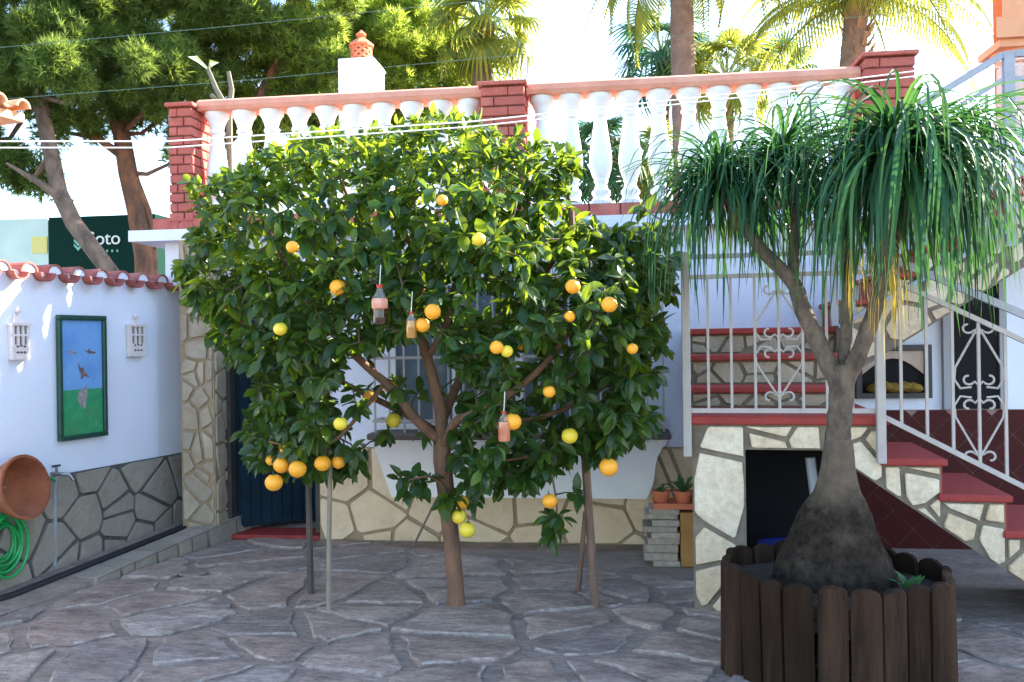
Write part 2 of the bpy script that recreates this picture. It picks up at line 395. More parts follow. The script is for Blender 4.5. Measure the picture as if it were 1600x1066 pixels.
# ------------------------------------------------------------------ left courtyard wall
WH = 2.10; SL = 5.0
cw = thing('courtyard_wall', 'white rendered garden wall with grey stone base and red barrel tile coping', 'wall', LWF)
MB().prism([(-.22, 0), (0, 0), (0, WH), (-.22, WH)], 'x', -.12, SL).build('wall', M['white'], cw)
# stone dado
DH = .70
MB().box((-.05, .002, 0), (SL, .016, DH)).build('dado_mortar', M['mortar_grey'], cw)
clad([(-SL, .0), (.04, .0), (.04, DH + .005), (-SL, DH + .005)], lambda a, b, h: (-a, .016 + h, b), cw, M['stone_grey'], rng, .32, .026, .018, .006, .8)
# coping tiles
def half_ring(r, t, l0, l1, up_, n=8, drop=0.0):
    b = MB(); V = []
    for y, dz in ((l0, 0), (l1, drop)):
        for rr in (r, r - t):
            for k in range(n + 1):
                a = PI * k / n; V.append((rr * math.cos(a), y, (rr * math.sin(a) if up_ else -rr * math.sin(a)) + dz))
    q = n + 1; Fs = []
    for k in range(n):
        Fs += [(k, k + 1, 2 * q + k + 1, 2 * q + k), (q + k, 3 * q + k, 3 * q + k + 1, q + k + 1), (k, q + k, q + k + 1, k + 1), (2 * q + k, 2 * q + k + 1, 3 * q + k + 1, 3 * q + k)]
    Fs += [(0, 2 * q, 3 * q, q), (n, q + n, 3 * q + n, 2 * q + n)]
    return b.add(V, Fs)
cov = half_ring(.07, .012, -.30, .035, True).mesh('cover_tile', M['tile_red'])
chn = half_ring(.062, .012, -.30, .085, False, drop=-.03).mesh('channel_tile', M['tile_red'])
fill = MB().prism([(.057 * math.cos(PI * k / 8), .057 * math.sin(PI * k / 8)) for k in range(9)], 'y', -.26, .025).mesh('tile_mortar', M['white'])
s = -.08; k = 0
while s < 4.4:
    link('cover_tile', cov, cw, pos=(s, 0, WH + .02)); link('tile_mortar', fill, cw, pos=(s, 0, WH + .02))
    link('channel_tile', chn, cw, pos=(s + .105, 0, WH + .05)); s += .21
MB().box((-.12, -.2, WH - .001), (4.5, .003, WH + .03)).build('coping_bed', M['white'], cw)
MB().tube([(.035, .03, .72), (.035, .03, 1.85)], .022, 8).build('conduit', M['pvc'], cw, smooth=True)
# picture
c = [LWF.px(*p) for p in ((85, 492), (162, 494), (163, 681), (88, 690))]
s0 = (c[0].x + c[3].x) / 2; s1 = (c[1].x + c[2].x) / 2; zt = (c[0].z + c[1].z) / 2; zb = (c[2].z + c[3].z) / 2
pic = thing('framed_picture', 'tall narrow painting of birds in a dark green frame on the white wall', 'picture', LWF, ((s0 + s1) / 2, 0, zb))
fr = MB(); fwid = .035
a, b = min(s0, s1), max(s0, s1)
fr.box((a, .004, zb), (b, .04, zb + fwid), .006).box((a, .004, zt - fwid), (b, .04, zt), .006)
fr.box((a, .0045, zb + fwid), (a + fwid, .0395, zt - fwid), .006).box((b - fwid, .0045, zb + fwid), (b, .0395, zt - fwid), .006)
fr.build('frame', M['frame_green'], pic)
zh = zb + (zt - zb) * .40
cv = MB().box((a + .03, .006, zb + .03), (b - .03, .018, zh)).build('painted_meadow', M['paint_grass'], pic)
MB().box((a + .03, .006, zh), (b - .03, .0175, zt - .03)).build('painted_sky', M['paint_sky'], pic)
def bird(cs, cz, sz, m, kind):
    P = {'fly': [(-1, .35), (-.45, .1), (-.15, .45), (.05, .12), (.5, .1), (1.0, -.12), (.4, -.2), (.1, -.12), (-.3, -.25), (-.2, -.05), (-.55, -.02)],
         'dive': [(-.5, 1), (-.2, .5), (.15, .55), (.25, .1), (1, -.55), (.3, -.35), (-.05, -.6), (-.25, -.7), (-.12, -.2), (-.4, .2)],
         'stand': [(-.6, .1), (-.5, .6), (0, .8), (.35, 1.15), (.6, 1.1), (.55, .75), (.6, .2), (.4, -.4), (.35, -1), (.15, -1.1), (.1, -.7), (-.2, -1), (-.3, -.6), (-.55, -.3)]}[kind]
    MB().prism([(cs - x * sz, cz + z * sz) for x, z in P], 'y', .016, .0195).build('painted_bird', m, pic)
mc = (a + b) / 2; hh = zt - zb
bird(mc - .075, zb + .70 * hh, .06, M['paint_brown'], 'fly'); bird(mc + .09, zb + .70 * hh, .05, M['paint_grey'], 'fly')
bird(mc - .0, zb + .535 * hh, .07, M['paint_brown'], 'dive'); bird(mc + .0, zb + .33 * hh, .075, M['paint_grey'], 'stand')
# pierced lanterns
def lantern(px0, px1, pt, pb, pf, label):
    c0 = LWF.px((px0 + px1) / 2, pb); c1 = LWF.px((px0 + px1) / 2, pt); cf = LWF.px((px0 + px1) / 2, pf)
    wd = abs(LWF.px(px0, pb).x - LWF.px(px1, pb).x) * .95; s = c0.x; h0, h1, h2 = c0.z, c1.z, cf.z
    t = thing('wall_lantern', label, 'lantern', LWF, (s, 0, h0), group='pierced clay lanterns on the garden wall')
    D = .045; b = MB(); x0, x1 = s - wd / 2, s + wd / 2
    b.box((x0, .002, h0), (x1, D, h0 + .02)).box((x0 - .008, .002, h1 - .018), (x1 + .008, D + .008, h1))
    bw = wd * .13
    for f in (0, .29, .58, .87): b.box((x0 + wd * f, D - .018, h0 + .1), (x0 + wd * f + bw, D - .001, h1 - .018))
    b.box((x0, D - .018, h0 + .02), (x1, D - .0015, h0 + .1)).box((x0, D - .017, h1 - .09), (x1, D, h1 - .075))
    b.box((x0, .003, h0 + .02), (x0 + .012, D - .018, h1 - .018)).box((x1 - .012, .003, h0 + .02), (x1, D - .018, h1 - .018))
    b.build('body', M['clay_white'], t)
    hd = MB(); k = (h2 - h1)
    hd.add([(x0 + wd * .2, .003, h1), (x1 - wd * .2, .003, h1), (x1 - wd * .2, D * .8, h1), (x0 + wd * .2, D * .8, h1), (s + .012, .003, h2), (s - .012, .003, h2)],
           [(0, 1, 2, 3), (0, 3, 5), (1, 4, 2), (2, 4, 5, 3), (0, 5, 4, 1)])
    hd.lathe([(.014, h2 - .02), (.02, h2 - .005), (.012, h2 + .012), (.0, h2 + .03)], 8, (s, .02, 0)); hd.build('peaked_top', M['clay_white'], t)
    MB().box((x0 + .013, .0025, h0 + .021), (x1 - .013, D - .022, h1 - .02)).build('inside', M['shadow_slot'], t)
    for i, (fx, fz) in enumerate(((.3, .03), (.5, .03), (.7, .03), (.3, .07), (.5, .075), (.7, .07))):
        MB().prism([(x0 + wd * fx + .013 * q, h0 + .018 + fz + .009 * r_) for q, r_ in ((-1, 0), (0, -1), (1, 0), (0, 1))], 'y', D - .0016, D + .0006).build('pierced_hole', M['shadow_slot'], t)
lantern(12, 40, 505, 562, 484, 'white pierced clay lantern on the wall between the terracotta bowl and the picture')
lantern(197, 222, 507, 557, 494, 'white pierced clay lantern on the wall between the picture and the stone pillar')
# terracotta bowl, hose, tap
cb = LWF.px(16, 762, .1)
bowl = MB()
prof = [(.02, -.165), (.09, -.16), (.15, -.1), (.185, -.03), (.2, .03), (.212, .035), (.212, .055), (.195, .055), (.18, .02), (.165, -.03), (.13, -.1), (.07, -.14), (.0, -.145)]
Mx = Matrix.Rotation(R(8), 4, 'Z') @ Matrix.Rotation(R(-80), 4, 'X')
bowl.lathe(prof, 28, cb + Vector((0, .08, 0)), Mx)
tag(bowl.build('terracotta_bowl', M['terracotta'], None, LWF, cb, True), 'round terracotta bowl hung sideways on the wall above the coiled hose', 'bowl')
hs = LWF.px(6, 838, .06); hb = MB()
for i in range(7):
    rr = .115 + .012 * i + random.Random(i).uniform(-.008, .008); dx = .012 * (i % 3)
    hb.tube([(hs.x + rr * .75 * math.cos(t) + dx, .035 + .012 * i, hs.z - .02 - .022 * (i % 4) + rr * 1.05 * math.sin(t)) for t in [2 * PI * k / 28 for k in range(28)]], .011, 6, closed=True)
hb.tube([(hs.x - .1, .05, hs.z + .02), (hs.x - .24, .04, hs.z + .25), (hs.x - .36, .06, hs.z + .33), (hs.x - .4, .07, hs.z + .3)], .01, 6)
tag(hb.build('garden_hose', M['hose'], None, LWF, (hs.x, .03, hs.z), True), 'bright green garden hose coiled on the wall under the bowl', 'hose')
tp = LWF.px(80, 740, 0)
tap = thing('garden_tap', 'small metal tap sticking out of the wall above the stone base', 'tap', LWF, (tp.x, 0, tp.z))
MB().tube([(tp.x, .0, tp.z), (tp.x, .1, tp.z), (tp.x - .03, .13, tp.z - .005), (tp.x - .05, .15, tp.z - .05)], .012, 8).tube([(tp.x, .05, tp.z - .02), (tp.x, .05, tp.z + .05)], .009, 8).build('spout', M['brass'], tap, smooth=True)
MB().tube([(tp.x - .03, .05, tp.z + .055), (tp.x + .035, .05, tp.z + .055)], .008, 6).build('handle', M['frame_green'], tap)
MB().tube([(tp.x, .045, tp.z - .02), (tp.x, .03, tp.z - .12), (tp.x, .018, tp.z - .7)], .016, 6).build('supply_pipe', M['pipe'], tap, smooth=True)
# gutter strip with kerb stones and gate rail
kb = thing('gutter_kerb', 'low stone kerb with a narrow concrete gutter along the garden wall', 'kerb', LWF)
def ktop(s): return .165 - .15 * max(0, min(1, s / 1.9))
MB().add([(-.3, .004, 0), (3.6, .004, 0), (3.6, KW - .02, 0), (-.3, KW - .02, 0), (-.3, .004, ktop(-.3)), (1.9, .004, .012), (1.9, KW - .02, .012), (-.3, KW - .02, ktop(-.3)), (3.6, .004, .012), (3.6, KW - .02, .012)],
         [(0, 4, 5, 8, 1), (3, 2, 9, 6, 7), (4, 7, 6, 5), (5, 6, 9, 8), (0, 3, 7, 4), (1, 8, 9, 2)]).build('strip', M['mortar_floor'], kb)
s = -.29
while s < 1.35:
    l = rng.uniform(.13, .22); h = ktop(s + l) - .004
    sk = rng.uniform(-.02, .02)
    MB().add([(s + .011, KW - .022, 0), (s + l - .011 + sk, KW - .022, 0), (s + l - .011, KW - .022, h), (s + .011, KW - .022, ktop(s) - .002),
              (s + .011, KW + .012, 0), (s + l - .011 + sk, KW + .014, 0), (s + l - .011, KW + .008, h), (s + .011, KW + .01, ktop(s) - .002)],
             [(0, 1, 2, 3), (7, 6, 5, 4), (0, 4, 5, 1), (3, 2, 6, 7), (0, 3, 7, 4), (1, 5, 6, 2)]).build('kerb_stone', M['stone_grey'], kb)
    h2 = h
    MB().add([(s + .011, KW - .2 + rng.uniform(-.04, .04), ktop(s) - .004), (s + l - .011, KW - .2 + rng.uniform(-.04, .04), h - .003), (s + l - .011, KW + .004, h - .003), (s + .011, KW + .004, ktop(s) - .004),
              (s + .011, KW - .19, ktop(s) + .012), (s + l - .011, KW - .19, h + .012), (s + l - .01, KW + .016, h + .01), (s + .01, KW + .016, ktop(s) + .01)],
             [(3, 2, 1, 0), (4, 5, 6, 7), (0, 1, 5, 4), (2, 3, 7, 6), (1, 2, 6, 5), (3, 0, 4, 7)]).build('kerb_cap', M['stone_grey'], kb)
    s += l
gr = MB()
for o in (.19, .235):
    gr.tube([(-.28, o, ktop(-.28) + .014), (1.9, o, .026), (3.55, o, .026)], .013, 6)
tag(gr.build('gate_rail', M['iron_dark'], None, LWF, (0, .2, .02)), 'pair of dark iron gate rails running along the gutter strip', 'rail')
# drain
dp = PZ(302, 900); dr = MB().lathe([(.1, 0), (.1, .004), (.08, .008)], 24, (dp.x, dp.y, .022))
for i in range(-3, 4): dr.box((dp.x + i * .022 - .006, dp.y - .06, .0295), (dp.x + i * .022 + .006, dp.y + .06, .034))
tag(dr.build('drain_cover', M['mortar_floor'], None, None, (dp.x, dp.y, .02)), 'small round drain grate in the flagstones near the kerb', 'drain')

# ------------------------------------------------------------------ terrace building (back)
TZ = 2.46
def bx(px, Y=YB): return PY(px, 600, Y).x
XL = bx(262, 6.9) - .05; DX0 = bx(352); DX1 = bx(498); XR = 6.5
tb = thing('terrace_house', 'low white house with flat roof terrace and stone clad base behind the orange tree', 'building', W0, (0, YB, 0))
b = MB()
b.box((DX1, YB, 0), (XR, YB + .3, TZ)).box((DX0, YB, 2.1), (DX1, YB + .3, TZ)).box((XL + .1, YB - .0, 2.1), (DX0, YB + .3, TZ))
b.box((XL + .1, YB + .32, 0), (XL + .3, YB + 5, TZ))
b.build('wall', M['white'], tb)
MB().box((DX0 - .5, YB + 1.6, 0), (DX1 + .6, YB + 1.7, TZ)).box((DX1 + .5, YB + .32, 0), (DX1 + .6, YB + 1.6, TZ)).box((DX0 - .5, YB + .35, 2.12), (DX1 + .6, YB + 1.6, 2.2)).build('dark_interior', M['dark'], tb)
MB().box((DX0 - .02, YB - .03, .0), (DX1, YB + .28, .04), .01).build('threshold', M['step_red'], tb)
MB().box((DX0 - .4, YB + .29, .0), (DX1 + .5, YB + 1.6, .03)).build('inner_floor', M['mortar_floor'], tb)
# door leaf: opens inwards
dh = thing_part = MB()
LEN = .82; ang = R(38); hx, hy = DX0 + .05, YB + .1
def dl(a, t, z): return (hx + math.cos(ang) * a - math.sin(ang) * t, hy + math.sin(ang) * a + math.cos(ang) * t, z)
def dbox(bld, a0, a1, t0, t1, z0, z1):
    V = [dl(a, t, z) for z in (z0, z1) for (a, t) in ((a0, t0), (a1, t0), (a1, t1), (a0, t1))]
    bld.add(V, [(0, 3, 2, 1), (4, 5, 6, 7), (0, 1, 5, 4), (1, 2, 6, 5), (2, 3, 7, 6), (3, 0, 4, 7)])
dbox(dh, 0, LEN, 0, .035, .07, 2.05)
door = dh.build('door', M['door_blue'], tb)
for i in range(9):
    p = MB(); dbox(p, .02 + i * .088, .02 + i * .088 + .078, -.012, -.0005, .09, 2.03); p.build('board', M['door_blue'], door)
p = MB(); dbox(p, LEN - .1, LEN - .07, -.05, -.012, 1.0, 1.03); p.build('handle', M['brass'], door)
MB().box((DX0 - .02, YB + .0, .055), (DX0 + .04, YB + .12, 2.1)).box((DX1 - .05, YB + .02, .055), (DX1 - .003, YB + .12, 2.1)).build('door_frame', M['door_frame'], tb)
# stone dado right of the door
mpB = lambda a, b_, h: (a, YB - .016 - h, b_)
DXE = bx(1120)
MB().box((DX1, YB - .016, 0), (DXE, YB - .001, .76)).build('dado_mortar', M['mortar_beige'], tb)
clad([(DX1, .0), (DXE, .0), (DXE, .76), (DX1, .76)], mpB, tb, M['stone_cream'], random.Random(11), .33, .024, .018, .006, 1.15)
# bay window
w0, w1 = bx(585, 6.6), bx(1040, 6.6)
zs = PY(900, 686, 6.55).z; zb_ = PY(900, 777, 6.55).z
SD = .30
bayp = [(w0, zs), (w1, zs), (w1 - .01, zs - .04)]
for k in range(9):
    t = k / 8; bayp.append((w1 - .03 - .13 * (t + .12 * math.sin(2 * PI * t)), zs - .05 - (zs - .05 - zb_) * t))
bayp += [(w0 + .15, zb_)]
MB().prism(bayp, 'y', YB - SD, YB - .002).build('bay_base', M['white_clean'], tb)
MB().box((w0 - .03, YB - SD - .04, zs + .002), (w1 + .03, YB - .003, zs + .05), .01).build('sill', M['sill_wood'], tb)
zw = 2.05
win = MB()
for x in (w0 + .1, w0 + .62, (w0 + w1) / 2, w1 - .62, w1 - .14): win.box((x - .03, YB - .05, zs + .055), (x + .03, YB - .0025, zw))
win.box((w0 + .07, YB - .052, zw), (w1 - .11, YB - .0025, zw + .06)).box((w0 + .13, YB - .045, zs + .055), (w1 - .17, YB - .003, zs + .1))
wn = win.build('window_frame', M['white_clean'], tb)
for i, (a0, a1) in enumerate(((w0 + .13, w0 + .59), (w0 + .65, (w0 + w1) / 2 - .03), ((w0 + w1) / 2 + .03, w1 - .65), (w1 - .59, w1 - .17))):
    MB().box((a0, YB - .02, zs + .1), (a1, YB - .0035, zw)).build('pane', M['glass'], wn)
gl = thing('window_grille', 'pale metal bar grille in front of the window behind the orange tree', 'grille', W0, (w0, YB - .26, zs))
n = int((w1 - w0) / .115)
for i in range(n + 1):
    x = w0 + .02 + (w1 - w0 - .04) * i / n; MB().box((x - .007, YB - .267, zs + .051), (x + .007, YB - .253, zw + .1)).build('bar', M['rail_paint'], gl)
for z in (zs + .13, zs + .62, zw): MB().box((w0, YB - .268, z), (w1, YB - .252, z + .022)).box((w0, YB - .252, z), (w0 + .02, YB - .004, z + .02)).box((w1 - .02, YB - .252, z), (w1, YB - .004, z + .02)).build('cross_bar', M['rail_paint'], gl)
# terrace slab, brick strip
MB().box((XL - .13, YB - .16, TZ), (XR, YB + 5.2, TZ + .09)).build('terrace_slab', M['white'], tb)
MB().box((XL - .1, YB + .4, TZ + .091), (XR - .05, YB + 5.1, TZ + .12)).build('terrace_floor', M['salmon'], tb)
bm_ = MB().box((-.115, -.0, 0), (.115, .02, .105), .004).mesh('brick', M['brick'])
i = 0; x = XL + .12
MB().box((XL + .0, YB - .008, TZ + .09), (XR, YB + .38, TZ + .205)).build('brick_course_bed', M['brick_joint'], tb)
while x < XR - .3: link('brick', bm_, tb, pos=(x, YB - .02, TZ + .095)); x += .242
# ceiling side wall left
# ------------------------------------------------------------------ stone pillar by the door
spx = thing('stone_pillar', 'stone clad pillar between the white garden wall and the blue door', 'pillar', W0, (bx(312, 6.55), 6.4, 0))
px0, px1 = PY(293, 700, 6.62).x, PY(336, 700, 6.62).x; PF = 6.62
MB().box((px0 - .05, PF, 0), (px1, YB + .3, TZ - .002)).build('core', M['mortar_beige'], spx)
clad([(px0 - .04, 0), (px1, 0), (px1, TZ - .01), (px0 - .04, TZ - .01)], lambda a, b_, h: (a, PF - h, b_), spx, M['stone_pillar'], random.Random(3), .17, .025, .018, .006, .8)
clad([(PF, 0), (YB + .1, 0), (YB + .1, TZ - .01), (PF, TZ - .01)], lambda a, b_, h: (px1 + h, a, b_), spx, M['stone_pillar'], random.Random(4), .2, .025, .016, .006, 1)

# ------------------------------------------------------------------ brick pillars + balustrade
YR = YB + .18
RZ0 = TZ + .205; RZ1 = PY(1000, 137, YR).z - .04   # rail underside
def brick_pillar(x0, x1, y0, y1, z0, z1, label, seed):
    t = thing('brick_pillar', label, 'pillar', W0, ((x0 + x1) / 2, (y0 + y1) / 2, z0), 'brick pillars of the roof terrace balustrade')
    MB().box((x0 + .016, y0 + .016, z0), (x1 - .016, y1 - .016, z1 - .035)).build('mortar_core', M['brick_joint'], t)
    n = max(3, round((z1 - z0 - .04) / .078)); h = (z1 - z0 - .04) / n; r = random.Random(seed); cache = {}
    W_, D_ = x1 - x0, y1 - y0
    for i in range(n):
        fx = (.36, .64)[i % 2] if W_ < .3 else (.3, .62)[i % 2]; fy = (.62, .36)[i % 2]
        for (a0, a1) in ((0, fx), (fx, 1)):
            for (b0, b1) in ((0, fy), (fy, 1)):
                key = (round(a1 - a0, 3), round(b1 - b0, 3))
                if key not in cache:
                    lx, ly = W_ * (a1 - a0) / 2 - .004, D_ * (b1 - b0) / 2 - .004
                    cache[key] = MB().box((-lx, -ly, -h / 2 + .006), (lx, ly, h / 2 - .006), .005).mesh('brick', M['brick'])
                o = link('brick', cache[key], t, pos=(x0 + W_ * (a0 + a1) / 2 + r.uniform(-.003, .003), y0 + D_ * (b0 + b1) / 2 + r.uniform(-.003, .003), z0 + h * (i + .5)))
    MB().box((x0 - .02, y0 - .02, z1 - .034), (x1 + .02, y1 + .02, z1), .006).build('cap', M['brick'], t)
pA0, pA1 = PY(263, 250, YB - .03).x, PY(300, 250, YB - .03).x
zA = PY(285, 160, YB - .03).z
brick_pillar(pA0, pA1, YB - .03, YB + .42, TZ + .091, zA, 'slim red brick pillar at the end of the balustrade beside the pines', 1)
pB0, pB1 = PY(750, 150, YB - .03).x, PY(820, 150, YB - .03).x
brick_pillar(pB0, pB1, YB - .03, YB + .38, TZ + .206, PY(790, 126, YB - .03).z, 'red brick pillar rising behind the crown of the orange tree', 2)
pC0, pC1 = PY(1351, 150, YB - .03).x, PY(1432, 150, YB - .03).x
brick_pillar(pC0, pC1, YB - .03, YB + .38, TZ + .206, PY(1390, 80, YB - .03).z, 'dark red brick pillar above the ponytail palm next to the stairs', 3)
BH = RZ1 - RZ0
prof = [(.072, 0), (.072, .05), (.06, .055), (.05, .09), (.06, .11), (.06, .14), (.044, .16), (.036, .2), (.045, .225), (.045, .25), (.052, .26), (.066, .32), (.074, .39), (.072, .45), (.062, .55), (.05, .66), (.041, .76), (.039, .79), (.05, .80), (.05, .825), (.042, .835), (.05, .88), (.066, .93), (.08, .955), (.08, 1)]
def run(xa, xb, label, n):
    t = thing('balustrade', label, 'balustrade', W0, (xa, YR, RZ0))
    m = MB().lathe([(r_ * 1.25, z * BH) for r_, z in prof], 14).mesh('baluster', M['white_clean'], smooth=True)
    for i in range(n): link('baluster', m, t, pos=(xa + (xb - xa) * (i + .5) / n, YR, RZ0))
    zs_ = [(0.0, -.115), (.03, -.13), (.075, -.12), (.10, -.07), (.105, 0), (.10, .07), (.075, .12), (.03, .13), (0, .115)]
    MB().prism([(YR + q, RZ1 + p) for p, q in zs_], 'x', xa + .002, xb - .002).build('hand_rail', M['salmon'], t)
run(pA1, pB0, 'white baluster row with salmon handrail beside the chimney', 10)
run(pB1, pC0, 'white baluster row with salmon handrail in front of the palms', 11)
# chimney behind
cy = YB + 1.7; c0, c1 = PY(538, 130, cy).x, PY(593, 130, cy).x; cz = PY(563, 100, cy).z
ch = thing('chimney', 'square white chimney with pierced terracotta pot on the roof terrace', 'chimney', W0, ((c0 + c1) / 2, cy, TZ))
MB().box((c0, cy - .2, TZ + .121), (c1, cy + .2, cz), .01).build('stack', M['white'], ch)
MB().box((c0 + .01, cy - .21, cz - .05), (c1 + .01, cy + .21, cz - .03)).build('stack_band', M['white_clean'], ch)
xm = (c0 + c1) / 2; ph = PY(563, 48, cy).z - cz
pot = MB()
for k in range(8):
    a = PI / 4 * k
    for dirn in (1, -1):
        pts = [(xm + .095 * math.cos(a + dirn * t * 1.6), cy + .095 * math.sin(a + dirn * t * 1.6), cz + ph * (.12 + .38 * t)) for t in (0, .25, .5, .75, 1)]
        pot.tube(pts, .017, 5)
pt = pot.build('lattice', M['terracotta_hot'], ch, smooth=True)
MB().lathe([(.115, cz), (.115, cz + ph * .1), (.1, cz + ph * .12)], 8, (xm, cy, 0)).lathe([(.1, cz + ph * .48), (.13, cz + ph * .5), (.13, cz + ph * .55), (.085, cz + ph * .66), (.05, cz + ph * .74), (.03, cz + ph * .78), (.052, cz + ph * .84), (.055, cz + ph * .88), (.03, cz + ph * .94), (.012, cz + ph * 1.0), (0, cz + ph * 1.02)], 8, (xm, cy, 0)).build('pot_top', M['terracotta_hot'], ch)
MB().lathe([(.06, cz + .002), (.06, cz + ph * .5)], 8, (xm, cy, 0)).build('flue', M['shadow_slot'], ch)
# succulent on the terrace
sy = YB + .7; q = lambda x, y: PY(x, y, sy)
su = thing('succulent_plant', 'lanky succulent with two yellow green leaf tips behind the balustrade', 'plant', W0, (q(352, 170).x, sy, TZ + .12))
base = Vector((q(358, 170).x, sy, TZ + .13))
for (x, y, xm_, ym_) in ((325, 108, 338, 140), (357, 112, 362, 140), (330, 148, 340, 160)):
    MB().tube([base, q(358, 175), q(xm_, ym_), q(x, y)], [.03, .028, .024, .018], 6).build('stem', M['aloe'], su, smooth=True)
for (x0, y0, x1, y1, x2, y2) in ((325, 108, 308, 92, 291, 87), (325, 108, 328, 98, 340, 96)):
    a_, b_, c_ = q(x0, y0), q(x1, y1), q(x2, y2); dz = Vector((0, .0, .028)); dy = Vector((0, .03, 0))
    MB().add([a_ - dz * .3, a_ + dz * .3, b_ - dz + dy, b_ + dz, c_ + dy, b_ - dy * .5], [(0, 5, 3, 1), (0, 2, 5), (5, 2, 4), (5, 4, 3)]).build('leaf', M['aloe_leaf'], su)
MB().lathe([(.10, TZ + .121), (.14, TZ + .37), (.15, TZ + .38), (.13, TZ + .36)], 14, (base.x, sy, 0)).build('pot', M['terracotta'], su)

# ------------------------------------------------------------------ outside stairs
O = PZ(1085, 955); dv = ray(1085, 520); dv.z = 0; dv.normalize()
SF = Frame(O, math.atan2(dv.y, dv.x) - PI / 2)
def sp(px, py, b=0.0): p = SF.px(px, py, b); return (p.x, p.z)
def sa(px, b=0.0, py=600): return SF.px(px, py, b).x
st = thing('stone_staircase', 'stone clad staircase with red tiled steps and a landing behind the wooden planter', 'stairs', SF)
zL = sp(1230, 650)[1]; aR = sa(1378); DP = .78
mpS = lambda a, b_, h: (a, -h, b_)
diag = lambda px: 703 + (px - 1290) * .684
zt1 = sp(1425, 716)[1]; zt2 = sp(1520, 772)[1]; zt3 = 2 * zt2 - zt1; zt4 = 2 * zt3 - zt2
def zdiag(px): return max(0.0, sp(px, diag(px))[1])
xa1, xa2, xa3, xa4 = sa(1468), sa(1568), sa(1568) + .37, sa(1568) + .70
aO0, aO1 = sa(1163), sa(1290); zO = sp(1200, 703)[1]
# slope line in local metres
m_d = (zdiag(1560) - zO) / (sa(1560) - aO1)
dg = lambda a: max(0.0, zO + m_d * (a - aO1))
regs = [[(0, 0), (aO0, 0), (aO0, zL - .05), (0, zL - .05)],
        [(aO0, zO), (aO1, zO), (aO1, zL - .05), (aO0, zL - .05)],
        [(aO1, zO), (aR, dg(aR)), (aR, zL - .05), (aO1, zL - .05)],
        [(aR, dg(aR)), (xa1, dg(xa1)), (xa1, zt1 - .04), (aR, zt1 - .04)],
        [(xa1, dg(xa1)), (xa2, dg(xa2)), (xa2, zt2 - .04), (xa1, zt2 - .04)],
        [(xa2, dg(xa2)), (xa3, dg(xa3)), (xa3, zt3 - .04), (xa2, zt3 - .04)],
        [(xa3, dg(xa3)), (xa4, dg(xa4)), (xa4, zt4 - .04), (xa3, zt4 - .04)]]
r7 = random.Random(21)
core = MB()
for i, rg in enumerate(regs):
    core.prism(rg, 'y', 0, DP if i else .16)
    if i in (1, 2): clad(rg, mpS, st, M['stone_white'], r7, .2, .026, .02, .007, 1.1)
    else: clad(rg, mpS, st, M['stone_white'], r7, .3 if i == 0 else .19, .026, .02, .007, .8 if i == 0 else 1)
core.build('core', M['mortar_stair'], st)
side = MB().box((.0, .161, 0), (.12, 1.75, zL - .06)).build('side_wall', M['white'], st)
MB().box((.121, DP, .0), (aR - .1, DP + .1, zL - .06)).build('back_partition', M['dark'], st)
MB().box((-.02, -.035, zL - .05), (aR + .03, DP + 1.0, zL), .008).build('landing', M['step_red'], st)
for (a0, a1, z) in ((aR - .02, xa1, zt1), (xa1 - .02, xa2, zt2), (xa2 - .02, xa3, zt3), (xa3 - .02, xa4, zt4)):
    MB().box((a0, -.035, z - .04), (a1 + .03, DP, z), .008).build('tread', M['step_red'], st)
for (a0, za, zb2) in ((aR, zt1, zL - .05), (xa1, zt2, zt1 - .04), (xa2, zt3, zt2 - .04)):
    MB().box((a0 - .0, .0, za), (a0 + .008, DP, zb2)).build('riser', M['step_red'], st)
# second flight
a2r = sa(1312, 1.0); stp = []
zst = [sp(1200, 603, .66)[1], sp(1200, 553, .92)[1], sp(1200, 512, 1.18)[1]]
bst = [.66, .92, 1.18]
for i in range(3):
    z0 = (zL, zst[0], zst[1])[i]
    MB().box((.0, bst[i], zL + .001), (a2r, 1.95, zst[i] - .045)).build('step_core', M['mortar_stair'], st)
    clad([(0, z0), (a2r, z0), (a2r, zst[i] - .045), (0, zst[i] - .045)], lambda a, b_, h, i=i: (a, bst[i] - h, b_), st, M['stone_pillar'], r7, .15, .02, .014, .005, 1.2)
    MB().box((-.03 + .0, bst[i] - .045, zst[i] - .044), (a2r + .02, 1.96 - .001 * i, zst[i]), .008).build('tread', M['step_red'], st)
# upper flight climbing right along the wall
UB = 1.05; ua0 = a2r; rise, rn = .175, .27
nst = 9
for i in range(nst):
    a0 = ua0 + rn * i; z1 = zst[2] + rise * (i + 1)
    lo0 = max(zL + .0, zst[2] - .16 + rise / rn * (a0 - ua0 - .35)); lo1 = max(zL, zst[2] - .16 + rise / rn * (a0 + rn - ua0 - .35))
    rg = [(a0, lo0), (a0 + rn, lo1), (a0 + rn, z1 - .035), (a0, z1 - .035)]
    MB().prism(rg, 'y', UB, 1.98).build('step_core', M['mortar_stair'], st)
    clad(rg, lambda a, b_, h: (a, UB - h, b_), st, M['stone_white'], r7, .2, .03, .014, .005, 1)
    MB().box((a0 - .03, UB - .03, z1 - .034), (a0 + rn + .002, 1.97, z1), .006).build('tread', M['step_red'], st)
    MB().box((a0 - .006, UB + .002, z1 - rise), (a0 - .0005, 1.96, z1 - .035)).build('riser', M['step_red'], st)
UT = zst[2] + rise * nst; UA = ua0 + rn * nst
MB().tube([SF.px(1266, 715, .3), SF.px(1281, 835, .3), Vector((SF.px(1281, 835, .3).x, .3, 0))], .03, 8).build('drain_pipe', M['pipe'], st, smooth=True)
tb_p = SF.px(1228, 850, .45)
tub = MB().lathe([(.12, .0), (.16, .3), (.175, .31), (.15, .28), (.1, .02)], 16, (tb_p.x, .45, 0))
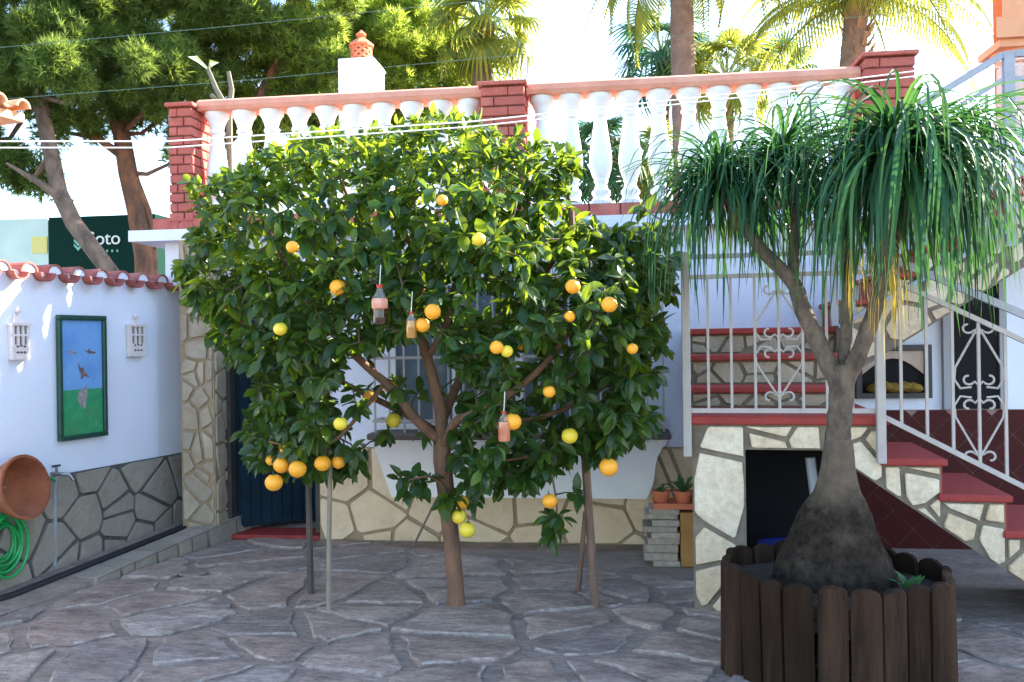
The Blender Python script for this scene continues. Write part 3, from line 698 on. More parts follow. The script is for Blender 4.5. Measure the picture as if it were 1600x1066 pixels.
tag(tub.build('storage_tub', M['blue_tub'], None, SF, (tb_p.x, .45, 0), True), 'dark blue tub standing in the hollow under the stair landing', 'tub')

# railings
def spiral(c, r, turns, start, sgn, n=16):
    return [(c[0] + sgn * r * (1 - .75 * t) * math.cos(start + turns * 2 * PI * t), c[1] + r * (1 - .75 * t) * math.sin(start + turns * 2 * PI * t)) for t in [k / n for k in range(n + 1)]]
def ornament(parent, a, zc, hh, ww, b, m):
    for sg in (-1, 1):
        for vz in (-1, 1):
            q = [(a, zc + vz * hh), (a + sg * ww * .95, zc + vz * hh * .38), (a + sg * ww, zc + vz * hh * .2), (a + sg * ww * .75, zc + vz * hh * .06), (a + sg * ww * .3, zc + vz * hh * .08)]
            MB().tube([(x, b, z) for x, z in q], .0065, 5).build('scroll_bar', m, parent, smooth=True)
            cs = (a + sg * ww * .42, zc + vz * hh * .98)
            MB().tube([(x, b, z) for x, z in [(a, zc + vz * hh * .86)] + [(cs[0] + sg * .034 * math.cos(t) * (1 - .06 * k), cs[1] + vz * .034 * math.sin(t) * (1 - .06 * k)) for k, t in enumerate([PI + .4 + j * .55 for j in range(9)])]], .0065, 5).build('scroll', m, parent, smooth=True)
            cs = (a + sg * ww * .42, zc + vz * hh * .2)
            MB().tube([(x, b, z) for x, z in [(a, zc + vz * hh * .10)] + [(cs[0] + sg * .034 * math.cos(t) * (1 - .06 * k), cs[1] + vz * .034 * math.sin(t) * (1 - .06 * k)) for k, t in enumerate([PI + .4 + j * .55 for j in range(9)])]], .0065, 5).build('scroll', m, parent, smooth=True)
rb = .0
lr = thing('landing_railing', 'pale metal railing with scrolls along the stair landing', 'railing', SF, (0, rb, zL))
mR = M['rail_paint']
ap0, ap1 = sa(1073), sa(1372); zt_, zt2_, zl_ = sp(1220, 398)[1], sp(1220, 430)[1], sp(1220, 641)[1]
MB().box((ap0 - .024, -.06, sp(1073, 712)[1]), (ap0 + .024, -.012, zt_ + .03), .004).build('post', mR, lr)
MB().box((ap1 - .024, -.085, sp(1372, 722)[1]), (ap1 + .024, -.037, zt_ + .03), .004).build('post', mR, lr)
MB().box((ap0 + .025, -.055, zt_ - .012), (ap1 - .025, -.02, zt_ + .012)).build('top_rail', M['rail_blue'], lr)
MB().box((ap0 + .025, -.05, zt2_ - .012), (ap1 - .025, -.022, zt2_ + .012)).build('rail', mR, lr)
MB().box((ap0 + .025, -.05, zl_ - .013), (ap1 - .025, -.022, zl_ + .013)).build('rail', mR, lr)
for px in (1107, 1143, 1180, 1217, 1254, 1291, 1330):
    a = sa(px); MB().box((a - .0075, -.044, zl_ + .013), (a + .0075, -.028, zt2_ - .012)).build('baluster', mR, lr)
ornament(lr, sa(1217), (sp(1217, 450)[1] + sp(1217, 622)[1]) / 2, (sp(1217, 450)[1] - sp(1217, 622)[1]) / 2, .13, -.036, mR)
sr = thing('stair_railing', 'sloping pale metal railing with scrolls down the lower stair flight', 'railing', SF, (ap1, rb, zL))
def line(p, q, rad, nm, m):
    (a0, z0), (a1, z1) = p, q; dx, dz = a1 - a0, z1 - z0; l = math.hypot(dx, dz); nx, nz = -dz / l * rad, dx / l * rad
    MB().add([(a + s_ * nx, b_, z + s_ * nz) for b_ in (-.058, -.03) for (a, z, s_) in ((a0, z0, -1), (a1, z1, -1), (a1, z1, 1), (a0, z0, 1))],
             [(0, 1, 2, 3), (7, 6, 5, 4), (0, 4, 5, 1), (1, 5, 6, 2), (2, 6, 7, 3), (3, 7, 4, 0)]).build(nm, m, sr)
a_s = ap1 + .026
T = lambda x0, y0, sl: (lambda px: sp(px, y0 + sl * (px - x0)))
top, mid, low = T(1378, 400, .425), T(1378, 432, .465), T(1378, 650, .5)
def lin(fn, a):   # height of a rail line at local a
    p, q_ = fn(1390), fn(1600); return p[1] + (q_[1] - p[1]) * (a - p[0]) / (q_[0] - p[0])
aE = sa(1600) + .62
for fn, rad, nm, m in ((top, .02, 'top_rail', M['rail_blue']), (mid, .013, 'rail', mR), (low, .014, 'rail', mR)):
    line((a_s, lin(fn, a_s)), (aE, lin(fn, aE)), rad, nm, m)
MB().box((aE, -.07, 0), (aE + .05, -.02, lin(top, aE) + .03)).build('post', mR, sr)
a = sa(1405); k = 0; ba = []
while a < aE - .05:
    ba.append(a); MB().box((a - .0075, -.053, lin(low, a) + .012), (a + .0075, -.036, lin(mid, a) - .012)).build('baluster', mR, sr); a += .132
ao = ba[3]; zc = (lin(low, ao) + lin(mid, ao)) / 2
ornament(sr, ao, zc, .36, .125, -.044, mR)
ur = thing('upper_stair_railing', 'grey metal railing with a tall post on the upper stair flight', 'railing', SF, (ua0, UB, zst[2]))
mB_ = M['rail_blue']
pb0 = SF.px(1577, 375, UB); pt0 = SF.px(1577, 86, UB)
MB().box((pb0.x - .032, UB - .06, pb0.z - .05), (pb0.x + .032, UB - .003, pt0.z + .01), .004).build('post', mB_, ur)
slope = rise / rn
def ub(a, dz, rad, a1, dz1):
    l = math.hypot(a1 - a, dz1 - dz); nx, nz = -(dz1 - dz) / l * rad, (a1 - a) / l * rad
    return MB().add([(x + s_ * nx, b_, z + s_ * nz) for b_ in (UB - .05, UB - .02) for (x, z, s_) in ((a, dz, -1), (a1, dz1, -1), (a1, dz1, 1), (a, dz, 1))],
             [(0, 1, 2, 3), (7, 6, 5, 4), (0, 4, 5, 1), (1, 5, 6, 2), (2, 6, 7, 3), (3, 7, 4, 0)])
p2 = SF.px(1577, 126, UB); sl2 = .56
for zz_, rd, nm in ((pt0.z - .005, .022, 'hand_rail'), (p2.z, .014, 'rail')):
    ub(ua0, zz_ - sl2 * (pb0.x - ua0), rd, pb0.x - .033, zz_).build(nm, mB_, ur)
    ub(pb0.x + .033, zz_, rd, pb0.x + 1.2, zz_ + .01).build(nm, mB_, ur)
ub(ua0, pb0.z + .05 - sl2 * (pb0.x - ua0), .014, pb0.x - .033, pb0.z + .05).build('rail', mB_, ur)
a = ua0 + .1
while a < pb0.x - .05:
    MB().box((a - .008, UB - .044, pb0.z + .06 - sl2 * (pb0.x - a)), (a + .008, UB - .028, p2.z - .012 - sl2 * (pb0.x - a))).build('baluster', mB_, ur); a += .14
MB().box((ua0 - .045, UB - .06, zst[2] + .002), (ua0 - .002, UB - .006, pt0.z - sl2 * (pb0.x - ua0) + .03)).build('post', mB_, ur)

# wall recess under the upper flight: tiled dado, niche, dark window
da, db_ = bx(1300), XR
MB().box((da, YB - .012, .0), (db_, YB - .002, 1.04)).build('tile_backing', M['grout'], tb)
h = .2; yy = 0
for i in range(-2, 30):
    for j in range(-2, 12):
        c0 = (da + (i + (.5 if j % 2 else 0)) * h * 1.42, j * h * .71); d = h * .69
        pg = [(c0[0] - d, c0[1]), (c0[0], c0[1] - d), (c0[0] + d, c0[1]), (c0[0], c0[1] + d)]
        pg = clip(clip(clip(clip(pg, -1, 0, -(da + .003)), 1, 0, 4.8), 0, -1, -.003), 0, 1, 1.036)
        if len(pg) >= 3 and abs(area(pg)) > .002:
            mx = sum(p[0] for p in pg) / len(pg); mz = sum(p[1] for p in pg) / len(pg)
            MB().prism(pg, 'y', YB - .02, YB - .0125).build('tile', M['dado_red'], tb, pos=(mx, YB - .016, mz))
def wp(px, py): p = PY(px, py, YB - .03); return p.x, p.z
n0, n1 = wp(1336, 540), wp(1455, 622)
ni = thing('wall_niche', 'black framed niche with a cream arch and yellow bundle on the wall behind the railing', 'niche', W0, (n0[0], YB, n1[1]))
x0, x1, z0, z1 = n0[0], n1[0], n1[1], n0[1]
MB().box((x0, YB - .06, z0), (x1, YB - .003, z0 + .04)).box((x0, YB - .06, z1 - .04), (x1, YB - .003, z1)).box((x0, YB - .0595, z0 + .04), (x0 + .04, YB - .003, z1 - .04)).box((x1 - .04, YB - .0595, z0 + .04), (x1, YB - .003, z1 - .04)).build('frame', M['iron_dark'], ni)
MB().box((x0 + .04, YB - .012, z0 + .04), (x1 - .04, YB - .004, z1 - .04)).build('back_panel', M['dark'], ni)
arc = [(x0 + .05, z1 - .045)] + [(x0 + .05 + (x1 - x0 - .1) * t, z1 - .22 + .12 * math.sin(PI * t)) for t in [k / 10 for k in range(11)]] + [(x1 - .05, z1 - .045)]
MB().prism(arc[::-1], 'y', YB - .03, YB - .0125).build('arch', M['fire_arch'], ni)
for k in range(5):
    MB().lathe([(.0, 0), (.06, .01), (.08, .03), (.06, .06), (0, .08)], 10, (x0 + .14 + k * (x1 - x0 - .28) / 4, YB - .06, z0 + .041 + .01 * (k % 2))).build('bundle', M['yellow_thing'], ni, smooth=True)
d0, d1 = wp(1482, 425), wp(1562, 642)
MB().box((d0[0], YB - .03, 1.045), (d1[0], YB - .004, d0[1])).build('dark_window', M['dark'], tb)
MB().box((d0[0] - .05, YB - .05, 1.045), (d0[0], YB - .003, d0[1] + .05)).box((d1[0], YB - .05, 1.045), (d1[0] + .05, YB - .003, d0[1] + .05)).box((d0[0], YB - .05, d0[1]), (d1[0], YB - .003, d0[1] + .05)).build('window_surround', M['pipe'], tb)

# ------------------------------------------------------------------ upper porch house on the right
hx0 = PY(1548, 30, 7.25).x
ph_ = thing('porch_house', 'upper house porch with peach cornice and fluted pink column above the stairs', 'building', W0, (hx0, 7.2, 0))
zc0 = PY(1560, 62, 7.2).z
ky = hx0 / 7.15
def skew(x_off, y0, y1, z0, z1):   # house block whose end wall runs obliquely away
    return [(x_off + ky * y0, y0), (12, y0), (12, y1), (x_off + ky * y1, y1)], z0, z1
co = MB()
for xo, y0, z0, z1 in ((.0, 7.15, zc0, zc0 + .16), (.05, 7.2, zc0 + .16, zc0 + .62), (-.03, 7.1, zc0 + .62, zc0 + .72)):
    pg_, a_, b_ = skew(xo, y0, 13, z0, z1); co.prism(pg_, 'z', a_, b_)
co.build('cornice', M['peach'], ph_)
pg_, a_, b_ = skew(-.1, 7.15, 13, 0, UT - .05); MB().prism(pg_, 'z', a_, b_).build('base', M['white'], ph_)
MB().box((hx0 + 1.3, 9.6, UT - .049), (12, 9.8, zc0)).build('porch_wall', M['white'], ph_)
xc = PY(1594, 200, 7.35).x
def column(x, y):
    z0 = UT - .05
    c = MB().lathe([(.145, z0 + .14), (.14, zc0 - .16)], 36, (x, y, 0), flute=.08).build('column', M['pink'], ph_)
    MB().box((x - .2, y - .2, z0), (x + .2, y + .2, z0 + .08)).lathe([(.18, z0 + .08), (.185, z0 + .11), (.15, z0 + .14)], 24, (x, y, 0)).build('column_base', M['pink'], c)
    MB().lathe([(.15, zc0 - .16), (.155, zc0 - .14), (.15, zc0 - .12), (.19, zc0 - .06)], 24, (x, y, 0)).box((x - .21, y - .21, zc0 - .06), (x + .21, y + .21, zc0)).build('capital', M['peach'], c)
column(xc, 7.4); column(xc + 2.6, 7.4); column(xc + 5.2, 7.4)

# ------------------------------------------------------------------ eave corner, top left
ef = LWF; e0 = LWF.px(48, 185, .55)
ev = thing('tiled_eave', 'peach barrel tile eave corner jutting in over the garden wall', 'roof', LWF, (e0.x + .3, .3, e0.z))
MB().box((e0.x, -.6, e0.z - .02), (e0.x + 2.4, .5, e0.z + .03)).build('eave_board', M['roof_peach'], ev)
etile = half_ring(.05, .012, -1.1, .06, True, 8).mesh('cover_tile', M['roof_peach'], smooth=False)
echn = half_ring(.048, .012, -1.1, .03, False, 8).mesh('channel_tile', M['roof_peach'])
for k in range(14):
    link('cover_tile', etile, ev, pos=(e0.x + .055 + .16 * k, .5, e0.z + .055 + .0 * k)); link('channel_tile', echn, ev, pos=(e0.x + .135 + .16 * k, .5, e0.z + .085))
MB().box((e0.x + .35, -.7, 0), (e0.x + 2.4, -.3, e0.z - .021)).build('support_wall', M['white'], ev)

# ------------------------------------------------------------------ pots on a stack of papers
pp = PZ(1050, 879)
sx, sy_ = pp.x, pp.y; z = .002; rr = random.Random(8); ORD = ['lowest', 'second lowest', 'third lowest', 'fourth lowest', 'middle', 'fourth from top', 'third from top', 'second from top', 'topmost']
for k in range(9):
    hgt = rr.uniform(.035, .06)
    b = MB(); dx, dy = rr.uniform(-.02, .02), rr.uniform(-.02, .02)
    b.box((sx - .17 + dx * 1.8, sy_ - .12 + dy, z), (sx + .05 + min(dx, 0), sy_ + .14 + dy, z + hgt - .001), .004)
    tag(b.build('newspaper_bundle', M['paper'], None, None, (sx, sy_, z)), ORD[k] + ' bundle in the stack of old papers beside the stairs', 'papers', 'papers stacked under the potted plants'); z += hgt
bxh = z - .02
tag(MB().box((sx + .055, sy_ - .13, .002), (sx + .155, sy_ + .13, bxh), .004).build('cardboard_box', M['cardboard'], None, None, (sx + .1, sy_, 0)), 'upright brown cardboard box beside the stack of papers', 'box')
b = MB().box((sx - .13, sy_ - .12, z), (sx + .17, sy_ + .12, z + .012)).box((sx - .13, sy_ - .12, z + .012), (sx - .12, sy_ + .12, z + .04)).box((sx + .16, sy_ - .12, z + .012), (sx + .17, sy_ + .12, z + .04)).box((sx - .12, sy_ - .12, z + .012), (sx + .16, sy_ - .11, z + .04)).box((sx - .12, sy_ + .11, z + .012), (sx + .16, sy_ + .12, z + .04))
tag(b.build('plant_tray', M['terracotta_hot'], None, None, (sx, sy_, z)), 'orange tray on top of the paper stack holding two small pots', 'tray')
def leafy(parent, c, n, ln, wd, m, rg):
    for k in range(n):
        a = 2 * PI * k / n + rg.uniform(-.4, .4); el = rg.uniform(.5, 1.3); l = ln * rg.uniform(.7, 1.1)
        d = Vector((math.cos(a) * math.cos(el), math.sin(a) * math.cos(el), math.sin(el))); s_ = Vector((-math.sin(a), math.cos(a), 0)) * wd
        p0 = Vector(c); p1 = p0 + d * l * .55; p2 = p0 + d * l + Vector((0, 0, -l * .25))
        MB().add([p0 - s_ * .2, p0 + s_ * .2, p1 + s_, p2, p1 - s_, p1 - Vector((0, 0, wd * .3))], [(0, 1, 2, 5), (0, 5, 4), (5, 2, 3), (5, 3, 4)]).build('leaf', m, parent)
for k, (dx, lb, n, ln) in enumerate(((-.07, 'small terracotta pot with a low sprig on the orange tray', 6, .09), (.085, 'terracotta pot with broad upright green leaves on the orange tray', 8, .2))):
    z0 = z + .013
    t = thing('potted_plant', lb, 'plant', W0, (sx + dx, sy_, z0))
    MB().lathe([(.045, z0), (.062, z0 + .08), (.07, z0 + .082), (.07, z0 + .1), (.06, z0 + .1), (.055, z0 + .085), (0, z0 + .085)], 16, (sx + dx, sy_, 0)).build('pot', M['terracotta_hot'], t, smooth=True)
    leafy(t, (sx + dx, sy_, z0 + .085), n, ln, .025 if k else .016, M['plant'], rr)

# ------------------------------------------------------------------ orange tree
TY = PZ(712, 950).y; rg = random.Random(77)
def tp_(px, py, dy=0.0): return PY(px, py, TY + dy)
ot = thing('orange_tree', 'broad dark green orange tree hung with ripe oranges in the middle of the courtyard', 'tree', W0, (PZ(712, 950).x, TY, 0))
nodes = []
def limb(pts, r0_, r1_, bld):
    P = [tp_(*p) for p in pts]; Q = []
    for i in range(len(P) - 1):
        for j in range(4):
            t = j / 4; p0 = P[max(0, i - 1)]; p1 = P[i]; p2 = P[i + 1]; p3 = P[min(len(P) - 1, i + 2)]
            Q.append(.5 * ((2 * p1) + (p2 - p0) * t + (2 * p0 - 5 * p1 + 4 * p2 - p3) * t * t + (3 * p1 - p0 - 3 * p2 + p3) * t ** 3))
    Q.append(P[-1]); n = len(Q); rad = [r0_ + (r1_ - r0_) * k / (n - 1) for k in range(n)]
    bld.tube(Q, rad, 10); nodes.extend((q, r) for q, r in zip(Q, rad)); return Q
tr = MB(); base = PZ(712, 950)
tb_pts = [Vector((base.x, TY, -.01)), Vector((base.x, TY, .03)), tp_(712, 920), tp_(706, 850), tp_(698, 780), tp_(691, 720), tp_(690, 680)]
tr.tube(tb_pts, [.068, .058, .052, .05, .052, .056, .05], 12); nodes.append((tb_pts[-1], .04))
trunk_o = tr.build('trunk', M['bark'], ot, smooth=True)
limbs = [([(690, 690, 0), (688, 640, -.05), (668, 560, -.02), (652, 500, .05), (660, 450, .1), (690, 390, .12), (705, 330, .1), (690, 260, .1)], .04, .012),
         ([(689, 690, 0), (650, 655, -.12), (615, 610, -.2), (570, 570, -.22), (520, 520, -.2), (470, 460, -.15), (430, 380, -.1), (400, 320, -.05)], .034, .010),
         ([(690, 680, 0), (640, 650, .15), (600, 630, .3), (540, 600, .35), (470, 560, .35), (400, 520, .3), (340, 470, .25)], .028, .008),
         ([(690, 700, 0), (712, 660, -.15), (735, 648, -.25), (790, 620, -.3), (850, 570, -.3), (900, 500, -.2), (940, 430, -.1), (980, 390, 0)], .03, .009),
         ([(690, 660, .02), (720, 590, .18), (760, 520, .25), (820, 460, .28), (870, 400, .2), (890, 330, .15), (880, 280, .1)], .03, .009),
         ([(668, 560, 0), (700, 500, -.15), (712, 440, -.22), (760, 380, -.25), (790, 310, -.2), (800, 250, -.1)], .022, .007),
         ([(655, 490, .05), (610, 430, .1), (570, 370, .15), (540, 300, .1), (520, 250, .1)], .022, .007),
         ([(660, 450, .1), (640, 380, -.1), (610, 320, -.2), (600, 260, -.15)], .018, .006),
         ([(735, 648, -.25), (800, 660, -.2), (880, 640, 0), (950, 600, .1), (1000, 550, .15), (1020, 480, .2)], .02, .006),
         ([(700, 720, -.05), (740, 735, -.12), (790, 720, -.15), (850, 720, -.1), (870, 790, -.12), (862, 830, -.12)], .012, .004),
         ([(600, 600, -.2), (560, 650, -.25), (520, 690, -.3), (470, 700, -.32), (420, 690, -.3)], .014, .005),
         ([(695, 760, -.05), (670, 745, -.12), (640, 750, -.14)], .008, .004)]
for p, a, b2 in limbs:
    lb = MB(); limb(p, a, b2, lb); lb.build('limb', M['bark'], ot, smooth=True)
outer = [(290, 280), (330, 275), (400, 250), (440, 218), (520, 202), (600, 198), (660, 178), (740, 184), (760, 202), (830, 216), (880, 226), (905, 258), (880, 300), (900, 345), (950, 352), (995, 330), (1040, 360), (1062, 400), (1055, 440), (1040, 520), (1028, 600), (1030, 645), (1000, 690), (955, 715), (905, 700), (880, 720), (830, 755), (780, 770), (740, 760), (705, 740), (690, 690), (640, 690), (590, 690), (560, 745), (500, 745), (440, 735), (378, 720), (382, 660), (405, 620), (355, 575), (315, 500), (285, 455), (278, 405), (302, 390), (312, 330)]
def inside(p, poly):
    c = False; j = len(poly) - 1
    for i in range(len(poly)):
        if (poly[i][1] > p[1]) != (poly[j][1] > p[1]) and p[0] < (poly[j][0] - poly[i][0]) * (p[1] - poly[i][1]) / (poly[j][1] - poly[i][1]) + poly[i][0]: c = not c
        j = i
    return c
def edge_dist(p, poly):
    m = 1e9
    for i in range(len(poly)):
        a, b = poly[i], poly[(i + 1) % len(poly)]; dx, dy = b[0] - a[0], b[1] - a[1]
        t = max(0, min(1, ((p[0] - a[0]) * dx + (p[1] - a[1]) * dy) / (dx * dx + dy * dy))); m = min(m, math.hypot(p[0] - a[0] - dx * t, p[1] - a[1] - dy * t))
    return m
sparse = [(550, 540), (690, 520), (725, 600), (700, 720), (580, 730), (500, 620)]
sparse2 = [(700, 560), (860, 590), (860, 690), (740, 700), (690, 650)]
holes = [(rg.uniform(320, 1000), rg.uniform(300, 640), rg.uniform(12, 24)) for _ in range(22)]
cl = []
tries = 0
while len(cl) < 2000 and tries < 40000:
    tries += 1; p = (rg.uniform(270, 1065), rg.uniform(170, 780))
    if not inside(p, outer): continue
    if inside(p, sparse) and rg.random() < .93: continue
    if inside(p, sparse2) and rg.random() < .5: continue
    if p[1] > 330 and rg.random() < .25: continue
    if any(math.hypot(p[0] - h_[0], p[1] - h_[1]) < h_[2] for h_ in holes) and rg.random() < .85: continue
    e = min(1, edge_dist(p, outer) / 130); dep = .78 * math.sqrt(max(.05, e))
    dy = rg.uniform(-1, 1); dy = math.copysign(abs(dy) ** .7, dy) * dep
    cl.append(PY(p[0], p[1], TY + dy))
extra = [(620, 750), (645, 745), (660, 770), (690, 790), (635, 775), (670, 745), (850, 805), (868, 830), (880, 810), (860, 845), (720, 775), (700, 780), (740, 760), (770, 750), (745, 785), (820, 745), (905, 770), (930, 720), (1000, 320), (1035, 345)]
for x, y in extra: cl.append(PY(x, y, TY - .12 + rg.uniform(-.06, .06)))
# twigs: grow outwards, nearest first
NP = np.array([tuple(n_[0]) for n_ in nodes]); P = np.array([tuple(c_) for c_ in cl])
dmin = np.array([np.min(np.sum((NP - p) ** 2, 1)) for p in P]); order = np.argsort(dmin)
acc = [np.array(x) for x in NP]; tw = MB(); parents = {}
A = np.zeros((len(acc) + 4 * len(cl), 3)); na = len(acc); A[:na] = NP
for i in order:
    p = P[i]; k = int(np.argmin(np.sum((A[:na] - p) ** 2, 1))); q_ = A[k]; v = p - q_; l = np.linalg.norm(v)
    if l < .02: parents[i] = np.array([0, 0, 1.]); continue
    m1 = q_ + v * .5 + np.array([rg.uniform(-.12, .12), rg.uniform(-.12, .12), rg.uniform(-.02, .14)]) * l
    r_ = .0035 + .006 * min(1, l / .4)
    tw.tube([q_, m1, p], [r_, r_ * .75, r_ * .45], 4, cap=False); A[na] = m1; A[na + 1] = p; na += 2; parents[i] = (p - m1) / max(1e-5, np.linalg.norm(p - m1))
tag(tw.build('twigs', M['twig'], ot), kind='stuff')
def leaf_geo(l, wd, fold, curl):
    V = [(0, 0, 0)]
    for t, k in ((.25, .8), (.55, 1.0), (.82, .6)):
        z = -curl * t * t * l
        V += [(-wd * k, t * l, z + fold * wd * k), (0, t * l, z), (wd * k, t * l, z + fold * wd * k)]
    V.append((0, l, -curl * l))
    Fs = [(0, 2, 1), (0, 3, 2), (1, 2, 5, 4), (2, 3, 6, 5), (4, 5, 8, 7), (5, 6, 9, 8), (7, 8, 10), (8, 9, 10)]
    return V, Fs
leaves = []
for i in range(len(cl)):
    p = Vector(cl[i]); ax_ = Vector(tuple(parents[i])); n = rg.randint(6, 10)
    top_b = p.z > PY(600, 330, TY).z
    lit_p = max(.02, min(.55, (p.z - 2.0) * .55 - (p.x + .3) * .12))   # painted sunlight: lime leaves increase towards the upper left of the crown
    for k in range(n):
        a = 2.4 * k + rg.uniform(-.3, .3); side_ = ax_.orthogonal().normalized(); side_.rotate(Matrix.Rotation(a, 3, ax_))
        d = (ax_ * rg.uniform(.0, .8) + side_ * rg.uniform(.6, 1.1) + Vector((0, 0, -.35 + (.55 if top_b else 0)))).normalized()
        o = p - ax_ * rg.uniform(0, .07)
        nrm = (Vector((0, 0, 1)) * .9 + Vector((0, -.5, 0)) + Vector((rg.uniform(-.6, .6), rg.uniform(-.6, .6), rg.uniform(-.4, .4)))); nrm = nrm - d * nrm.dot(d)
        if nrm.length < .05: nrm = d.orthogonal()
        nrm.normalize(); s_ = d.cross(nrm); leaves.append((o, s_, d, nrm, rg.uniform(.08, .125) * (1 if rg.random() < .8 else .7) * (.78 if top_b else 1), rg.random() < lit_p))
rest = []; byfront = sorted(range(len(leaves)), key=lambda i_: leaves[i_][0].y)
single = set(byfront[:300])
LV = [leaf_geo(1, w_, f_, c_) for w_, f_, c_ in ((.25, .35, .2), (.22, .5, .35), (.27, .25, .1))]
lm = []
lm_lit = []
for V, Fs in LV: lm.append(MB().add(V, Fs).mesh('leaf', M['leaf'], smooth=True)); lm_lit.append(MB().add(V, Fs).mesh('leaf', M['leaf_sunlit'], smooth=True))
cb_ = MB(); cy_ = MB()
for i, (o, s_, d, nrm, l, lit) in enumerate(leaves):
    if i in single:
        ob = link('leaf', (lm_lit if lit else lm)[i % 3], ot, pos=o); ob.rotation_euler = Matrix((s_, d, nrm)).transposed().to_euler(); ob.scale = (l, l, l)
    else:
        V, Fs = LV[i % 3]; (cy_ if lit else cb_).add([o + s_ * (x * l) + d * (y * l) + nrm * (z * l) for x, y, z in V], Fs)
tag(cb_.build('crown', M['leaf'], ot, smooth=True), kind='stuff'); tag(cy_.build('sunlit_leaves', M['leaf_sunlit'], ot, smooth=True), kind='stuff')
om = []
for nm, m in (('orange', M['orange']), ('orange', M['orange_y'])):
    om.append(MB().lathe([(0, -1), (.2, -.985), (.5, -.87), (.78, -.62), (.95, -.3), (1, 0), (.96, .28), (.8, .6), (.55, .83), (.25, .95), (.12, .93), (0, .9)], 20).mesh(nm, m, smooth=True))
calyx = MB().lathe([(.28, .93), (.2, 1.0), (.06, 1.04), (.04, 1.5), (0, 1.5)], 6).mesh('calyx', M['plant'])
ORA = [(528, 449, 13, 0, -.75), (438, 514, 11, 1, -.7), (676, 487, 13, 0, -.88), (895, 448, 12, 0, -.82), (952, 476, 13, 0, -.78), (691, 313, 9, 0, -.85), (748, 374, 11, 1, -.88), (457, 386, 10, 0, -.85), (890, 681, 13, 1, -.4),
       (951, 730, 15, 0, -.35), (859, 783, 12, 0, -.25), (730, 828, 13, 1, -.15), (717, 807, 12, 1, -.12), (722, 785, 11, 0, -.1), (752, 742, 10, 0, -.2), (428, 754, 14, 0, -.4), (465, 733, 14, 0, -.4), (440, 727, 13, 0, -.35), (504, 724, 13, 0, -.35), (529, 722, 11, 0, -.3), (446, 701, 9, 0, -.3), (424, 719, 9, 0, -.2), (532, 662, 11, 1, -.62),
       (610, 605, 10, 0, -.1), (578, 620, 11, 0, .05), (615, 657, 12, 1, .1), (801, 659, 14, 0, -.75), (776, 543, 11, 0, -.82), (792, 549, 10, 1, -.8), (660, 508, 12, 0, -.84), (890, 495, 9, 0, -.75), (988, 545, 9, 0, -.6), (858, 612, 10, 0, -.7), (500, 510, 8, 0, -.2), (815, 540, 8, 0, -.1)]
for (x, y, r_, k, dy) in ORA:
    p = PY(x, y, TY + dy); s_ = r_ * (p - CAM).dot(fw) / F_PX
    o = link('orange', om[k], ot, pos=p); o.scale = (s_, s_, s_ * .95); o.rotation_euler = (rg.uniform(-.25, .25), rg.uniform(-.25, .25), rg.uniform(0, 6))
    c_ = bpy.data.objects.new('calyx', calyx); COL.objects.link(c_); c_.parent = o
# leaves immediately around each hanging fruit are part of the crown already

# stakes and bottles
def stake(name, pts, rad, m, label):
    b = MB(); P = [Vector(p) for p in pts]
    b.tube(P, rad, 7); tag(b.build(name, m, None, None, P[0], True), label, 'stake')
g1 = PZ(486, 932); stake('support_stake', [g1, PY(483, 800, g1.y + .02), PY(480, 650, g1.y + .05), PY(478, 500, g1.y + .08)], [.022, .02, .017, .015], M['stake_dark'], 'dark knotty wooden stake propping up the orange branches near the blue door')
g1 = PZ(514, 956); stake('support_cane', [g1, PY(514, 850, g1.y + .0), PY(516, 730, g1.y + .02), PY(512, 560, g1.y + .05)], [.016, .015, .014, .012], M['stake_cane'], 'thin pale cane stake beside the dark stake under the tree')
g1 = PZ(931, 950); stake('support_stake', [g1, PY(920, 800, g1.y - .02), PY(911, 660, g1.y - .05), PY(903, 520, g1.y - .08), PY(893, 330, g1.y - .05)], [.026, .026, .026, .024, .02], M['stake_brown'], 'brown wooden stake standing between the trunk and the stairs')
g1 = PZ(903, 925); stake('support_stake', [g1, PY(915, 800, g1.y - .1)], [.018, .016], M['stake_brown'], 'short slanted brown prop touching the taller brown stake')
g1 = PZ(645, 855); stake('support_cane', [g1, PY(672, 800, g1.y - .3), PY(690, 765, g1.y - .6)], [.01, .009, .008], M['stake_cane'], 'slender slanted stick between the stone base and the tree trunk')
